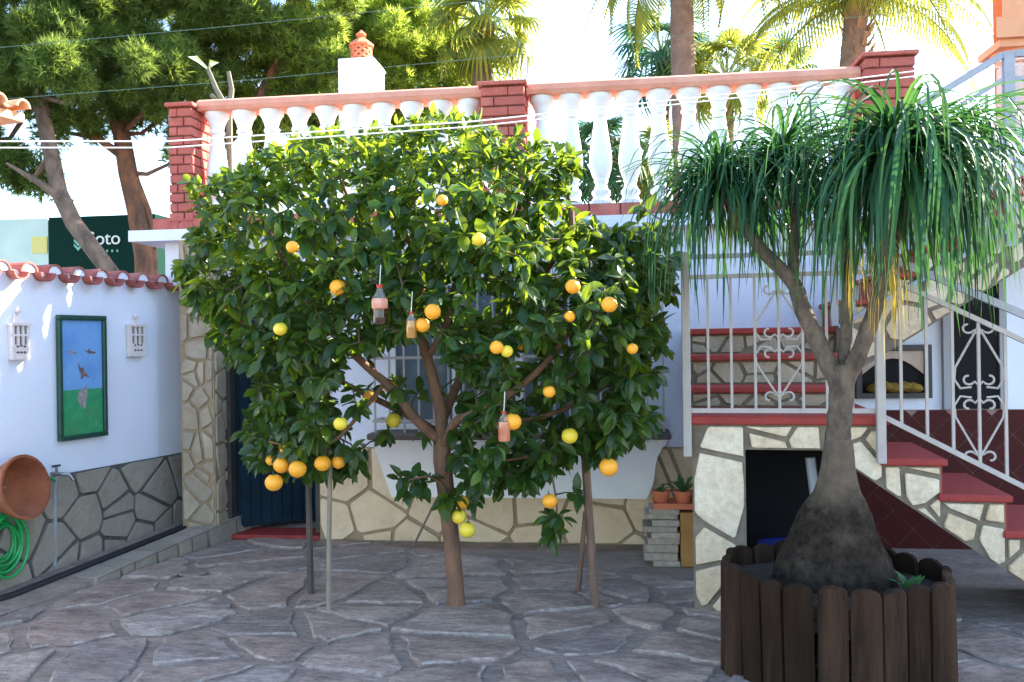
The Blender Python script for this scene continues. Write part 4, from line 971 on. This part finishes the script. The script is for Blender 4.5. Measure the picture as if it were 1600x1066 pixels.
def bottle(px, py0, py1, dy, kind, label):
    p0, p1 = PY(px, py1, TY + dy), PY(px, py0, TY + dy); h = p1.z - p0.z; r_ = h * .2
    t = thing('hanging_bottle', label, 'bottle', W0, p0, group='fly trap bottles hanging in the orange tree')
    pr = lambda q: [(a * r_, p0.z + b * h) for a, b in q]
    if kind == 'cola':
        MB().lathe(pr([(0, .0), (.9, .01), (1, .05), (.88, .25), (.9, .4)]), 16, (p0.x, p0.y, 0)).build('liquid', M['cola'], t, smooth=True)
        MB().lathe(pr([(.92, .4), (1.02, .42), (1.02, .62), (.9, .66)]), 16, (p0.x, p0.y, 0)).build('paper_label', M['cola_label'], t, smooth=True)
        MB().lathe(pr([(.88, .66), (.6, .78), (.36, .86), (.34, .93)]), 16, (p0.x, p0.y, 0)).build('neck', M['clear'], t, smooth=True)
    else:
        m = M['bottle_red'] if kind == 'red' else M['bottle_brown']
        MB().lathe(pr([(0, 0), (.9, .01), (1, .05), (1, .5), (.95, .66)]), 16, (p0.x, p0.y, 0)).build('body', m, t, smooth=True)
        MB().lathe(pr([(.95, .66), (.7, .78), (.36, .88), (.34, .93)]), 16, (p0.x, p0.y, 0)).build('neck', M['clear'], t, smooth=True)
    MB().lathe(pr([(.4, .92), (.4, 1.0)]), 12, (p0.x, p0.y, 0)).build('cap', M['cap_red'], t)
    MB().tube([(p0.x, p0.y, p1.z), (p0.x + .005, p0.y + .01, p1.z + .1)], .002, 4).build('string', M['wire_white'], t)
bottle(594, 445, 508, -.86, 'cola', 'clear bottle half full of dark liquid hanging in the orange tree')
bottle(643, 487, 529, -.86, 'brown', 'amber bottle hanging against the main limb of the orange tree')
bottle(788, 643, 690, -.78, 'red', 'reddish bottle hanging beside an orange low in the tree')

# ------------------------------------------------------------------ planter + ponytail palm
pc = PZ(1138, 1030); fdep = (pc - CAM).dot(fw)
cpx = PZ(1304, 1048); PC = Vector((cpx.x, cpx.y, 0))
PF_ = Frame(PC, math.atan2(ray(1304, 0).y, ray(1304, 0).x) - PI / 2)
pw = abs(PF_.px(1130, 900, 0).x - PF_.px(1478, 900, 0).x) / 2; pd = pw * .86; PH = .52
pt_ = thing('wooden_planter', 'dark wooden picket planter around the ponytail palm', 'planter', PF_)
def octp(t):   # point on an octagon, t in 0..8
    i = int(t) % 8; f = t - int(t); a0 = PI / 8 + i * PI / 4; a1 = a0 + PI / 4; k = 1.07
    return Vector((pw * k * (math.cos(a0) * (1 - f) + math.cos(a1) * f), pd * k * (math.sin(a0) * (1 - f) + math.sin(a1) * f), 0)), (a0 + a1) / 2
pr_ = random.Random(9)
slm = []
for v in range(4):
    b = MB(); hw = .046; n = 6; hgt = PH + pr_.uniform(-.012, .012)
    prof2 = [(-hw, 0), (hw, 0), (hw, hgt - .035)] + [(hw * math.cos(t), hgt - .035 + .035 * math.sin(t)) for t in [PI * k / n for k in range(1, n)]] + [(-hw, hgt - .035)]
    for y in (0,): pass
    N_ = len(prof2); V = []
    for (yy_, k) in ((.02, 1), (-.004, 1), (-.02, .62)):
        V += [(x * k, yy_, min(z, hgt - (.0 if k == 1 else .012))) for x, z in prof2]
    Fs = [tuple(range(N_ - 1, -1, -1)), tuple(range(2 * N_, 3 * N_))]
    for l in range(2):
        for i in range(N_):
            j = (i + 1) % N_; Fs.append((l * N_ + i, l * N_ + j, l * N_ + N_ + j, l * N_ + N_ + i))
    slm.append(b.add(V, Fs).mesh('picket', M['planter']))
for sd_ in range(8):
    for k in range(3):
        p, an = octp(sd_ + (k + .5) / 3)
        o = link('picket', slm[pr_.randrange(4)], pt_, pos=p); 
        a0 = PI / 8 + sd_ * PI / 4; e = Vector((pw * (math.cos(a0 + PI / 4) - math.cos(a0)), pd * (math.sin(a0 + PI / 4) - math.sin(a0)), 0)); 
        o.rotation_euler = (pr_.uniform(-.015, .015), pr_.uniform(-.015, .015), math.atan2(e.y, e.x)); o.scale = (e.length * 1.07 / 3 / .1 * 1.0, 1, 1)
for z in (.08, .36):
    pts = [octp(i)[0] * .955 for i in range(8)]
    MB().tube([(p.x, p.y, z) for p in pts], .010, 5, closed=True).build('band', M['planter'], pt_)
pts = [octp(i)[0] * .95 for i in range(8)]
MB().prism([(p.x, p.y) for p in pts], 'z', .3, PH - .10).build('soil', M['soil'], pt_)
pn = thing('ponytail_palm', 'ponytail palm with swollen dark base and drooping grassy leaf heads in the wooden planter', 'plant', PF_, (0, 0, PH - .1))
def qp(px, py, b=0.0): return PF_.px(px, py, b)
b = MB(); c0 = qp(1305, 900)
cxm = c0.x; zq = lambda y: qp(1305, y).z
pr2 = [(.02, PH - .12), (.30, PH - .11), (.292, zq(900)), (.278, zq(885)), (.255, zq(868)), (.225, zq(850)), (.2, zq(832)), (.182, zq(817)), (.168, zq(803)), (.142, zq(788)), (.108, zq(770)), (.09, zq(752)), (.077, zq(730)), (.07, zq(705)), (.064, zq(690)), (.056, zq(684))]
n = 40; V = []; Fs = []
rq = random.Random(4)
for (r_, z) in pr2:
    for k in range(n):
        a = 2 * PI * k / n; q_ = (r_ if r_ < .09 else .09 + (r_ - .09) * .84) * (1 + (.07 * math.sin(2 * a + 1.3) + .05 * math.sin(3 * a + z * 7) + .035 * math.sin(8 * a + z * 13) + .02 * rq.uniform(-1, 1)) * min(1, (r_ - .06) / .08)); V.append((cxm + (qp(1310, 700).x - cxm) * min(1, max(0, (z - PH) / (zq(700) - PH))) + q_ * math.cos(a), q_ * (.9 if r_ > .09 else 1) * math.sin(a), z))
for i in range(len(pr2) - 1):
    for k in range(n): k2 = (k + 1) % n; Fs.append((i * n + k, i * n + k2, (i + 1) * n + k2, (i + 1) * n + k))
b.add(V, Fs); b.build('caudex', M['caudex'], pn, smooth=True)
# the corky dark bark of the swollen foot gives way to the paler stem bark in an uneven line
def bark_join(m, z0, z1, col, dark):
    N, L = m.node_tree.nodes, m.node_tree.links; bs = N['Principled BSDF']; old = bs.inputs['Base Color'].links[0].from_socket
    ge = N.new('ShaderNodeNewGeometry'); sx_ = N.new('ShaderNodeSeparateXYZ'); L.new(ge.outputs['Position'], sx_.inputs[0])
    no = N.new('ShaderNodeTexNoise'); no.inputs['Scale'].default_value = 14; no.inputs['Detail'].default_value = 6; L.new(ge.outputs['Position'], no.inputs['Vector'])
    ma = N.new('ShaderNodeMath'); ma.operation = 'MULTIPLY_ADD'; ma.inputs[1].default_value = .22; L.new(no.outputs['Fac'], ma.inputs[0]); L.new(sx_.outputs[2], ma.inputs[2])
    mr = N.new('ShaderNodeMapRange'); mr.inputs['From Min'].default_value = z0 + .11; mr.inputs['From Max'].default_value = z1 + .11; L.new(ma.outputs[0], mr.inputs['Value'])
    n2 = N.new('ShaderNodeTexNoise'); n2.inputs['Scale'].default_value = 22; n2.inputs['Detail'].default_value = 6; L.new(ge.outputs['Position'], n2.inputs['Vector'])
    c2_ = N.new('ShaderNodeMix'); c2_.data_type = 'RGBA'; c2_.inputs[6].default_value = (*dark, 1); c2_.inputs[7].default_value = (*col, 1); L.new(n2.outputs['Fac'], c2_.inputs[0])
    mx_ = N.new('ShaderNodeMix'); mx_.data_type = 'RGBA'; L.new(mr.outputs[0], mx_.inputs[0]); L.new(old, mx_.inputs[6]); L.new(c2_.outputs[2], mx_.inputs[7]); L.new(mx_.outputs[2], bs.inputs['Base Color'])
bark_join(M['caudex'], zq(795), zq(748), (.24, .185, .135), (.1, .08, .06))
def branch(pts, r0_, r1_):
    P = [qp(*p) for p in pts]; Q = []
    for i in range(len(P) - 1):
        for j in range(5):
            t = j / 5; p0 = P[max(0, i - 1)]; p1 = P[i]; p2 = P[i + 1]; p3 = P[min(len(P) - 1, i + 2)]
            Q.append(.5 * ((2 * p1) + (p2 - p0) * t + (2 * p0 - 5 * p1 + 4 * p2 - p3) * t * t + (3 * p1 - p0 - 3 * p2 + p3) * t ** 3))
    Q.append(P[-1]); nn = len(Q); return Q, [(r0_ + (r1_ - r0_) * k / (nn - 1)) * (1 + .06 * math.sin(k * 2.1)) for k in range(nn)]
tk = MB(); tk.tube(*branch([(1306, 760), (1308, 700), (1312, 650), (1316, 600), (1314, 570)], .06, .056), 14); tk.build('trunk', M['pony_bark'], pn, smooth=True)
HEADS = [((1122, 275), .0), ((1225, 238), .12), ((1400, 225), -.2), ((1460, 228), .2), ((1320, 300), .25)]
br = [([(1312, 600), (1290, 560), (1255, 485), (1238, 440), (1190, 390), (1150, 330, 0), (1122, 275, 0)], .05, .024),
      ([(1240, 450), (1240, 400, .05), (1242, 320, .1), (1225, 238, .12)], .03, .022),
      ([(1318, 600), (1345, 545, -.03), (1375, 450, -.08), (1385, 330, -.12), (1400, 225, -.2)], .045, .026),
      ([(1316, 590), (1322, 520, .06), (1326, 400, .15), (1325, 285, .22)], .034, .022),
      ([(1380, 420, -.08), (1410, 340, .05), (1450, 270, .15), (1460, 228, .2)], .03, .022)]
for p, a, c_ in br:
    bb = MB(); bb.tube(*branch(p, a, c_), 10); bb.build('branch', M['pony_bark'], pn, smooth=True)
def strap(l, w_, el0, droop, seg=9, wob=0.0):
    """leaf in the xz plane: starts at elevation el0, bends down"""
    V = []; Fs = []; x = z = 0; el = el0
    for i in range(seg + 1):
        t = i / seg; k = w_ * (1 - t ** 2.5) * (.7 + .3 * min(1, t * 5)) + .0006
        y = wob * math.sin(t * 4)
        V += [(x, y - k, z + k * .5), (x, y, z), (x, y + k, z + k * .5)]
        x += math.cos(el) * l / seg; z += math.sin(el) * l / seg; el -= droop * (.5 + 1.1 * t) / seg
        el = max(el, -1.5)
    for i in range(seg):
        for j in (0, 1): Fs.append((i * 3 + j, i * 3 + j + 1, i * 3 + 4 + j, i * 3 + 3 + j))
    return V, Fs
rp = random.Random(15); SV = []
for v in range(14): SV.append(strap(rp.uniform(.42, 1.02), rp.uniform(.0085, .0135), rp.uniform(-.5, 1.15), rp.uniform(2.5, 3.7), wob=rp.uniform(-.03, .03)))
SM = [MB().add(V, Fs).mesh('leaf', M['pony_leaf'], smooth=True) for V, Fs in SV]
SMf = [MB().add(V, Fs).mesh('leaf', M['pony_leaf_fresh'], smooth=True) for V, Fs in SV]
restb, restf = MB(), MB(); cnt = 0; nh = [400, 360, 520, 380, 50]; fd = PF_.inv.to_3x3()
allv = []
for h_, ((hxp, hyp), dy) in enumerate(HEADS):
    hp = qp(hxp, hyp, dy)
    for k in range(nh[h_]):
        v = rp.randrange(14); a = rp.uniform(0, 2 * PI); sc = rp.uniform(.6, 1.0) * (1.08 if h_ in (2, 3) else .9)
        o = hp + Vector((0, 0, rp.uniform(-.13, .05))); front = math.sin(a) < -.1
        allv.append((h_, v, a, sc, o, front))
idx = [i for i, q_ in enumerate(allv) if q_[5]]; rp.shuffle(idx); sing = set(idx[:290])
for i, (h_, v, a, sc, o, front) in enumerate(allv):
    fresh = rp.random() < .14
    if i in sing:
        ob = link('leaf', (SMf if fresh else SM)[v], pn, pos=o); ob.rotation_euler = (0, 0, a); ob.scale = (sc,) * 3
    else:
        ca, sa_ = math.cos(a), math.sin(a); V, Fs = SV[v]
        (restf if fresh else restb).add([(o.x + sc * (x * ca - y * sa_), o.y + sc * (x * sa_ + y * ca), o.z + sc * z) for x, y, z in V], Fs)
tag(restb.build('leaf_mass', M['pony_leaf'], pn, smooth=True), kind='stuff'); tag(restf.build('leaf_mass', M['pony_leaf_fresh'], pn, smooth=True), kind='stuff')
dry = MB()
for k in range(110):
    cx_, cy_, bb_ = rp.choice([(1380, 370, -.1), (1385, 400, -.08), (1150, 320, 0), (1330, 380, .1), (1385, 420, -.1)]); o = qp(cx_, cy_, bb_) + Vector((0, 0, rp.uniform(-.05, .1))); a = rp.uniform(0, 2 * PI); sc = rp.uniform(.35, .6) * (.6 if cx_ == 1150 else 1)
    V, Fs = strap(.9, .008, rp.uniform(-.9, -.3), 1.6); ca, sa_ = math.cos(a), math.sin(a)
    dry.add([(o.x + sc * .5 * (x * ca - y * sa_), o.y + sc * .5 * (x * sa_ + y * ca), o.z + sc * z) for x, y, z in V], Fs)
tag(dry.build('dry_leaves', M['pony_dry'], pn, smooth=True), kind='stuff')
# small weeds in the planter
wd_ = thing('planter_weed', 'small dark green weed growing beside the swollen palm base', 'plant', PF_, (qp(1420, 890).x, -.1, PH - .1))
leafy(wd_, (qp(1420, 890).x, -.1, PH - .1), 14, .16, .018, M['plant'], rp)

# ------------------------------------------------------------------ background pines
def pine(name, label, trunkpx, Y, r0_, r1_, barkm, clumps, ntuft, seed, limbs_=(), lime=0.0, foot=True):
    r = random.Random(seed); P = [PY(x, y, Y + d) for x, y, d in trunkpx]
    if foot: P = [Vector((P[0].x + (P[0].x - P[1].x) * .6, P[0].y, -.05))] + P
    t = thing(name, label, 'tree', W0, P[0], group='pines beyond the garden wall')
    tk = MB(); n = len(P); tk.tube(P, [r0_ + (r1_ - r0_) * k / (n - 1) for k in range(n)], 12); tk.build('trunk', barkm, t, smooth=True)
    for l in limbs_:
        Q = [PY(x, y, Y + d) for x, y, d in l]; m_ = len(Q); MB().tube(Q, [.09 - .07 * k / (m_ - 1) for k in range(m_)], 7).build('limb', barkm, t, smooth=True)
    cc = []
    for (x, y, d, rad) in clumps: cc.append((PY(x, y, Y + d), rad * (Y + d) / F_PX))
    topn = P[-1]
    for c, rad in cc:
        s0_ = min(P[2:], key=lambda q_: (q_ - c).length); md = (s0_ + c) / 2 + Vector((r.uniform(-.3, .3), r.uniform(-.3, .3), -.25)); MB().tube([s0_, md, c], [.05, .035, .015], 6).build('limb', barkm, t, smooth=True)
    fo = {}
    tot = sum(q_[1] ** 2 for q_ in cc)
    for c, rad in cc:
        sub = []
        for _ in range(max(5, int(rad * rad * 16))):
            v = Vector((r.gauss(0, 1), r.gauss(0, 1), r.gauss(0, 1))).normalized() * rad * r.uniform(.25, 1.0) ** .6
            v.z *= .7; sub.append((c + v, r.uniform(.16, .34)))
        kk = int(ntuft * rad * rad / tot)
        for _ in range(kk):
            sc, sr_ = sub[r.randrange(len(sub))]; d = Vector((r.gauss(0, 1), r.gauss(0, 1), r.gauss(0, 1))).normalized()
            o = sc + d * sr_ * r.random() ** .5; key = 'pine_lime' if r.random() < lime else 'pine_leaf'
            b = fo.setdefault(key, MB()); gd = (d + Vector((0, 0, .5))).normalized()
            for j in range(9):
                e = (gd * .7 + Vector((r.gauss(0, 1), r.gauss(0, 1), r.gauss(0, 1))) * .55).normalized(); sd2 = e.cross(Vector((r.gauss(0, 1), r.gauss(0, 1), r.gauss(0, 1)))).normalized() * .010
                L_ = r.uniform(.1, .2); b.add([o - sd2, o + sd2, o + e * L_], [(0, 1, 2)])
    for key, b in fo.items(): tag(b.build('crown', M[key], t), kind='stuff')
    return t
pine('pine_tree', 'leaning pine with a pale bare trunk crossing in front of the green sign', [(172, 425, 0), (116, 350, 0), (92, 300, 0), (80, 240, .1), (60, 150, .2), (70, 60, .3), (80, -60, .3)], 12.5, .14, .1, M['pine_bark_b'],
     [(40, 60, 0, 110), (120, 20, .6, 120), (20, 170, .4, 70), (150, 110, -.3, 90), (-80, 90, 0, 130), (60, -80, 0, 130), (30, 265, .5, 55), (-60, 220, .3, 90), (110, 180, .8, 60)], 16200, 31, [[(110, 320, 0), (60, 285, -.2), (10, 255, -.3)]], .03)
pine('pine_tree', 'forked pine with an orange trunk standing behind the slim brick pillar', [(228, 400, 0), (215, 330, 0), (200, 270, 0), (190, 210, .1), (160, 120, .1), (140, 40, .1), (130, -60, .1)], 14, .2, .1, M['pine_bark'],
     [(240, 40, 0, 110), (330, 90, .5, 90), (200, 150, 0, 80), (290, 160, .3, 80), (230, -60, 0, 130), (350, 10, .2, 100), (300, 240, .5, 50), (250, 110, -.6, 80), (180, 70, -.4, 80)], 16200, 32, [[(205, 270, 0), (232, 330, 0), (244, 390, 0)], [(200, 250, 0), (150, 215, -.2), (90, 205, -.3)]], .08)
pine('pine_tree', 'bushy bright pine rising behind the white chimney', [(300, 420, 0), (290, 330, 0), (330, 240, 0), (400, 170, 0), (440, 90, 0), (460, -20, 0)], 15, .18, .1, M['pine_bark'],
     [(430, 60, 0, 95), (500, 110, .3, 85), (470, 0, 0, 110), (400, 130, 0, 70), (420, 190, .3, 60), (510, 175, .3, 60), (340, 200, .6, 60)], 14400, 33, [], .4)
pine('pine_tree', 'sunlit lime green pine between the chimney and the first palm', [(590, 480, 0), (600, 300, 0), (610, 180, 0), (625, 80, 0), (630, -20, 0)], 17, .2, .08, M['pine_bark'],
     [(620, 60, 0, 95), (580, 120, .3, 80), (660, 120, .2, 75), (600, 0, 0, 100), (680, 50, .5, 70), (550, 30, .3, 80), (640, 180, 0, 70), (700, 150, .5, 50), (560, 180, .3, 60)], 18000, 34, [], .75)

# ------------------------------------------------------------------ palms
def fan_mesh(rad, n, droop, m, seed):
    r = random.Random(seed); b = MB()
    for k in range(n):
        a = (k / (n - 1) - .5) * R(250); l = rad * (1 - .25 * abs(a) / R(125)) * r.uniform(.85, 1.05); w_ = rad * .045
        V = []; d = Vector((math.cos(a), math.sin(a), 0)); s_ = Vector((-math.sin(a), math.cos(a), 0))
        for t in (.04, .35, .6, .8, 1.0):
            k_ = w_ * (.35 + 1.3 * t if t < .5 else 1.6 * (1.02 - t) + .08); z = -droop * l * max(0, t - .35) ** 1.6 * 1.5 + .06 * rad * (k % 2) * t
            c = d * l * t * (1 - .12 * droop * t) + Vector((0, 0, z)); V += [c - s_ * k_, c + s_ * k_]
        b.add(V, [(2 * i, 2 * i + 1, 2 * i + 3, 2 * i + 2) for i in range(4)])
    return b.mesh('frond', m)
def feather_mesh(l, m, seed):
    r = random.Random(seed); b = MB(); pts = []
    for i in range(15):
        t = i / 14; pts.append(Vector((l * t * (1 - .2 * t), 0, l * (.22 * t - .62 * t * t))))
    b.tube(pts, [.025 * (1 - .8 * i / 14) for i in range(15)], 4)
    for i in range(1, 15):
        for q_ in (0, .33, .66):
            p = pts[i - 1].lerp(pts[i], q_)
            for sg in (-1, 1):
                ll = l * .26 * math.sin(PI * min(1, (i + q_) / 15 + .12)) + .1; tip = p + Vector((ll * .35, sg * ll * .62, -ll * .75)); md = p + Vector((ll * .25, sg * ll * .42, -ll * .16)); w_ = Vector((.018, 0, 0))
                b.add([p - w_, p + w_, md + w_, md - w_, tip], [(0, 1, 2, 3), (3, 2, 4)])
    return b.mesh('frond', m)
def palm(label, tpx, Y, r0_, r1_, kind, m, nf, size, seed, boots=0, span=(-1.1, 1.25)):
    r = random.Random(seed); P = [PY(x, y, Y) for x, y in tpx]; P = [Vector((P[0].x, P[0].y, -.05))] + P
    t = thing('palm_tree', label, 'palm', W0, P[0], group='palms behind the roof terrace')
    n = len(P); b = MB(); Q = []; rad = []
    for i in range(n - 1):
        for j in range(8):
            Q.append(P[i].lerp(P[i + 1], j / 8)); tt = (i + j / 8) / (n - 1); rad.append((r0_ + (r1_ - r0_) * tt) * (1 + .05 * (j % 2)))
    Q.append(P[-1]); rad.append(r1_); b.tube(Q, rad, 12); b.build('trunk', M['palm_bark'], t, smooth=True)
    top = P[-1]
    for k in range(boots):
        a = 2.4 * k; z = -k * .035; rr_ = r1_ * 1.05; d = Vector((math.cos(a), math.sin(a), 0))
        o = top + d * rr_ * .7 + Vector((0, 0, z - .05)); e = o + d * .16 + Vector((0, 0, .2)); s_ = Vector((-d.y, d.x, 0)) * .05
        MB().add([o - s_, o + s_, e + s_ * .4, e - s_ * .4, o - s_ + d * .05, o + s_ + d * .05], [(0, 1, 2, 3), (4, 3, 2, 5), (0, 3, 4), (1, 5, 2), (0, 4, 5, 1)]).build('leaf_base', M['palm_boot'], t)
    if kind == 'fan': ms = [fan_mesh(size, 24, .5 + .3 * v, m, seed + v) for v in range(3)]
    else: ms = [feather_mesh(size * (1 + .15 * v), m, seed + v) for v in range(3)]
    st_ = MB()
    for k in range(nf):
        a = 2.4 * k + r.uniform(-.2, .2); el = span[0] + (span[1] - span[0]) * ((k + .5) / nf)
        d = Vector((math.cos(a) * math.cos(el), math.sin(a) * math.cos(el), math.sin(el)))
        if kind == 'fan':
            pl_ = size * r.uniform(.75, 1.1); e = top + d * pl_; md = top + d * pl_ * .5 + Vector((0, 0, .05))
            MB().tube([top, md, e], [.028, .02, .014], 4).build('stalk', M['aloe_leaf'], t)
            o = link('frond', ms[k % 3], t, pos=e); o.rotation_euler = (r.uniform(-.4, .4), -el + r.uniform(.1, .6), a)
        else:
            o = link('frond', ms[k % 3], t, pos=top); o.rotation_euler = (0, -el * .8, a)
        s_ = r.uniform(.85, 1.1); o.scale = (s_,) * 3
    return t
palm('shaggy fan palm with yellow green leaves next to the sunlit pine', [(752, 420), (752, 130), (756, 40)], 16, .22, .17, 'fan', M['palm_leaf'], 30, .75, 51, 22, (-.9, 1.3))
palm('tall palm with a thick bare brown trunk rising behind the balusters', [(1072, 250), (1066, 60), (1064, -120)], 13.5, .21, .16, 'feather', M['palm_leaf'], 30, 2.2, 52, 0, (-1.0, 1.2))
palm('feathery palm with a shaggy trunk top behind the dark red brick pillar', [(1322, 250), (1332, 90), (1340, -5)], 14.5, .23, .17, 'feather', M['palm_leaf'], 24, 2.5, 53, 34, (-.35, 1.3))
palm('low deep green fan palm left of the tall bare trunk', [(1035, 300), (1035, 180), (1035, 90)], 19, .16, .14, 'fan', M['palm_leaf_b'], 22, .8, 54, 6, (-.9, 1.3))
palm('golden fan palm right of the tall bare trunk', [(1135, 300), (1135, 180), (1135, 125)], 18, .16, .14, 'fan', M['palm_leaf'], 24, .8, 55, 8, (-.7, 1.3))
palm('small fan palm peeping over the handrail beside the golden palm', [(1225, 300), (1225, 200), (1222, 125)], 20, .14, .12, 'fan', M['palm_leaf_b'], 16, .65, 56, 4, (-.4, 1.3))
palm('short fan palm seen through the balusters behind the terrace', [(935, 330), (935, 280), (935, 250)], 15, .16, .14, 'fan', M['palm_leaf_b'], 22, .6, 57, 4, (-.9, 1.3))
palm('low fan palm behind the balusters below the tall bare trunk', [(1010, 330), (1010, 300), (1000, 262)], 16, .16, .14, 'fan', M['palm_leaf'], 22, .6, 58, 4, (-.9, 1.3))

# ------------------------------------------------------------------ shop sign box beyond the wall
SY = 17
s0, s1 = PY(76, 340, SY), PY(222, 420, SY)
sg_ = thing('sign_box', 'dark green shop sign box with white lettering behind the leaning pine', 'sign', W0, (s0.x, SY, 0))
MB().box((s0.x, SY, s1.z - 1.2), (s1.x + .3, SY + 1.5, s0.z)).build('box', M['sign_green'], sg_)
MB().box((s0.x + .3, SY + .3, -.04), (s0.x + .5, SY + .5, s1.z - 1.2)).box((s1.x - .3, SY + .3, -.04), (s1.x - .1, SY + .5, s1.z - 1.2)).build('legs', M['pipe'], sg_)
def text(body, px, py, size, m, name):
    cu = bpy.data.curves.new(name, 'FONT'); cu.body = body; cu.size = size; cu.extrude = .01
    tmp = bpy.data.objects.new('tmp', cu); COL.objects.link(tmp); bpy.context.view_layer.update()
    me = bpy.data.meshes.new_from_object(tmp.evaluated_get(bpy.context.evaluated_depsgraph_get())); bpy.data.objects.remove(tmp)
    me.materials.clear(); me.materials.append(m); p = PY(px, py, SY - .02)
    o = link(name, me, sg_, pos=p); o.rotation_euler = (PI / 2, 0, 0); return o
text('Soto', 136, 383, .40, M['sign_white'], 'lettering')
for k in range(3):
    p = PY(166 + 8 * k, 394, SY - .012); MB().box((p.x, SY - .012, p.z), (p.x + .035, SY - .001, p.z + .05)).build('small_letter', M['sign_leaf'], sg_)
for k in range(4):
    for sgn in (-1, 1):
        p = PY(122, 392 - k * 7, SY - .012); MB().prism([(p.x, p.z), (p.x + sgn * .09, p.z + .10), (p.x + sgn * .10, p.z + .16), (p.x, p.z + .06)], 'y', SY - .012, SY - .001).build('leaf_mark', M['sign_leaf'], sg_)
p0, p1 = PY(-60, 345, SY), PY(75, 420, SY)
sp_ = thing('hoarding', 'pale green hoarding panel with a yellow patch beside the dark sign box', 'sign', W0, (p0.x, SY, 0))
MB().box((p0.x, SY + .05, -.04), (p1.x - .02, SY + .2, p0.z)).build('panel', M['sign_pale'], sp_)
y0, y1 = PY(48, 370, SY), PY(74, 395, SY); MB().box((y0.x, SY + .03, y1.z), (y1.x - .03, SY + .049, y0.z)).build('yellow_patch', M['sign_yellow'], sp_)
# far hedge masses behind the terrace, so the ground edge never shows
# ------------------------------------------------------------------ wires
def wire(name, pts, rad, m, label, sag=.0):
    P = [PY(x, y, d) for x, y, d in pts]; Q = []
    for i in range(len(P) - 1):
        for j in range(8): t = j / 8; q_ = P[i].lerp(P[i + 1], t); q_.z -= sag * 4 * t * (1 - t); Q.append(q_)
    Q.append(P[-1]); tag(MB().tube(Q, rad, 5).build(name, m, None, None, Q[0], True), label, 'wire')
wire('clothes_line', [(-40, 221, 4.3), (262, 221, 4.35), (740, 190, 4.6), (1180, 143, 5.2), (1440, 110, 5.8), (1660, 84, 7.3)], .0042, M['wire_white'], 'upper white line of the close pair stretched across the courtyard')
wire('clothes_line', [(-40, 231, 4.3), (262, 231, 4.35), (740, 198, 4.6), (1180, 150, 5.2), (1440, 118, 5.8), (1660, 94, 7.3)], .0042, M['wire_white'], 'lower white line of the close pair stretched across the courtyard')
wire('overhead_cable', [(-60, 80, 10), (360, 41, 10.5), (860, -10, 11)], .0042, M['wire_grey'], 'thin green grey cable high in front of the dark pines')
wire('overhead_cable', [(-60, 160, 10), (380, 126, 10.5), (870, 80, 11), (1080, 53, 12), (1700, -10, 13)], .004, M['wire_grey'], 'thin long cable passing above the chimney and the palms')
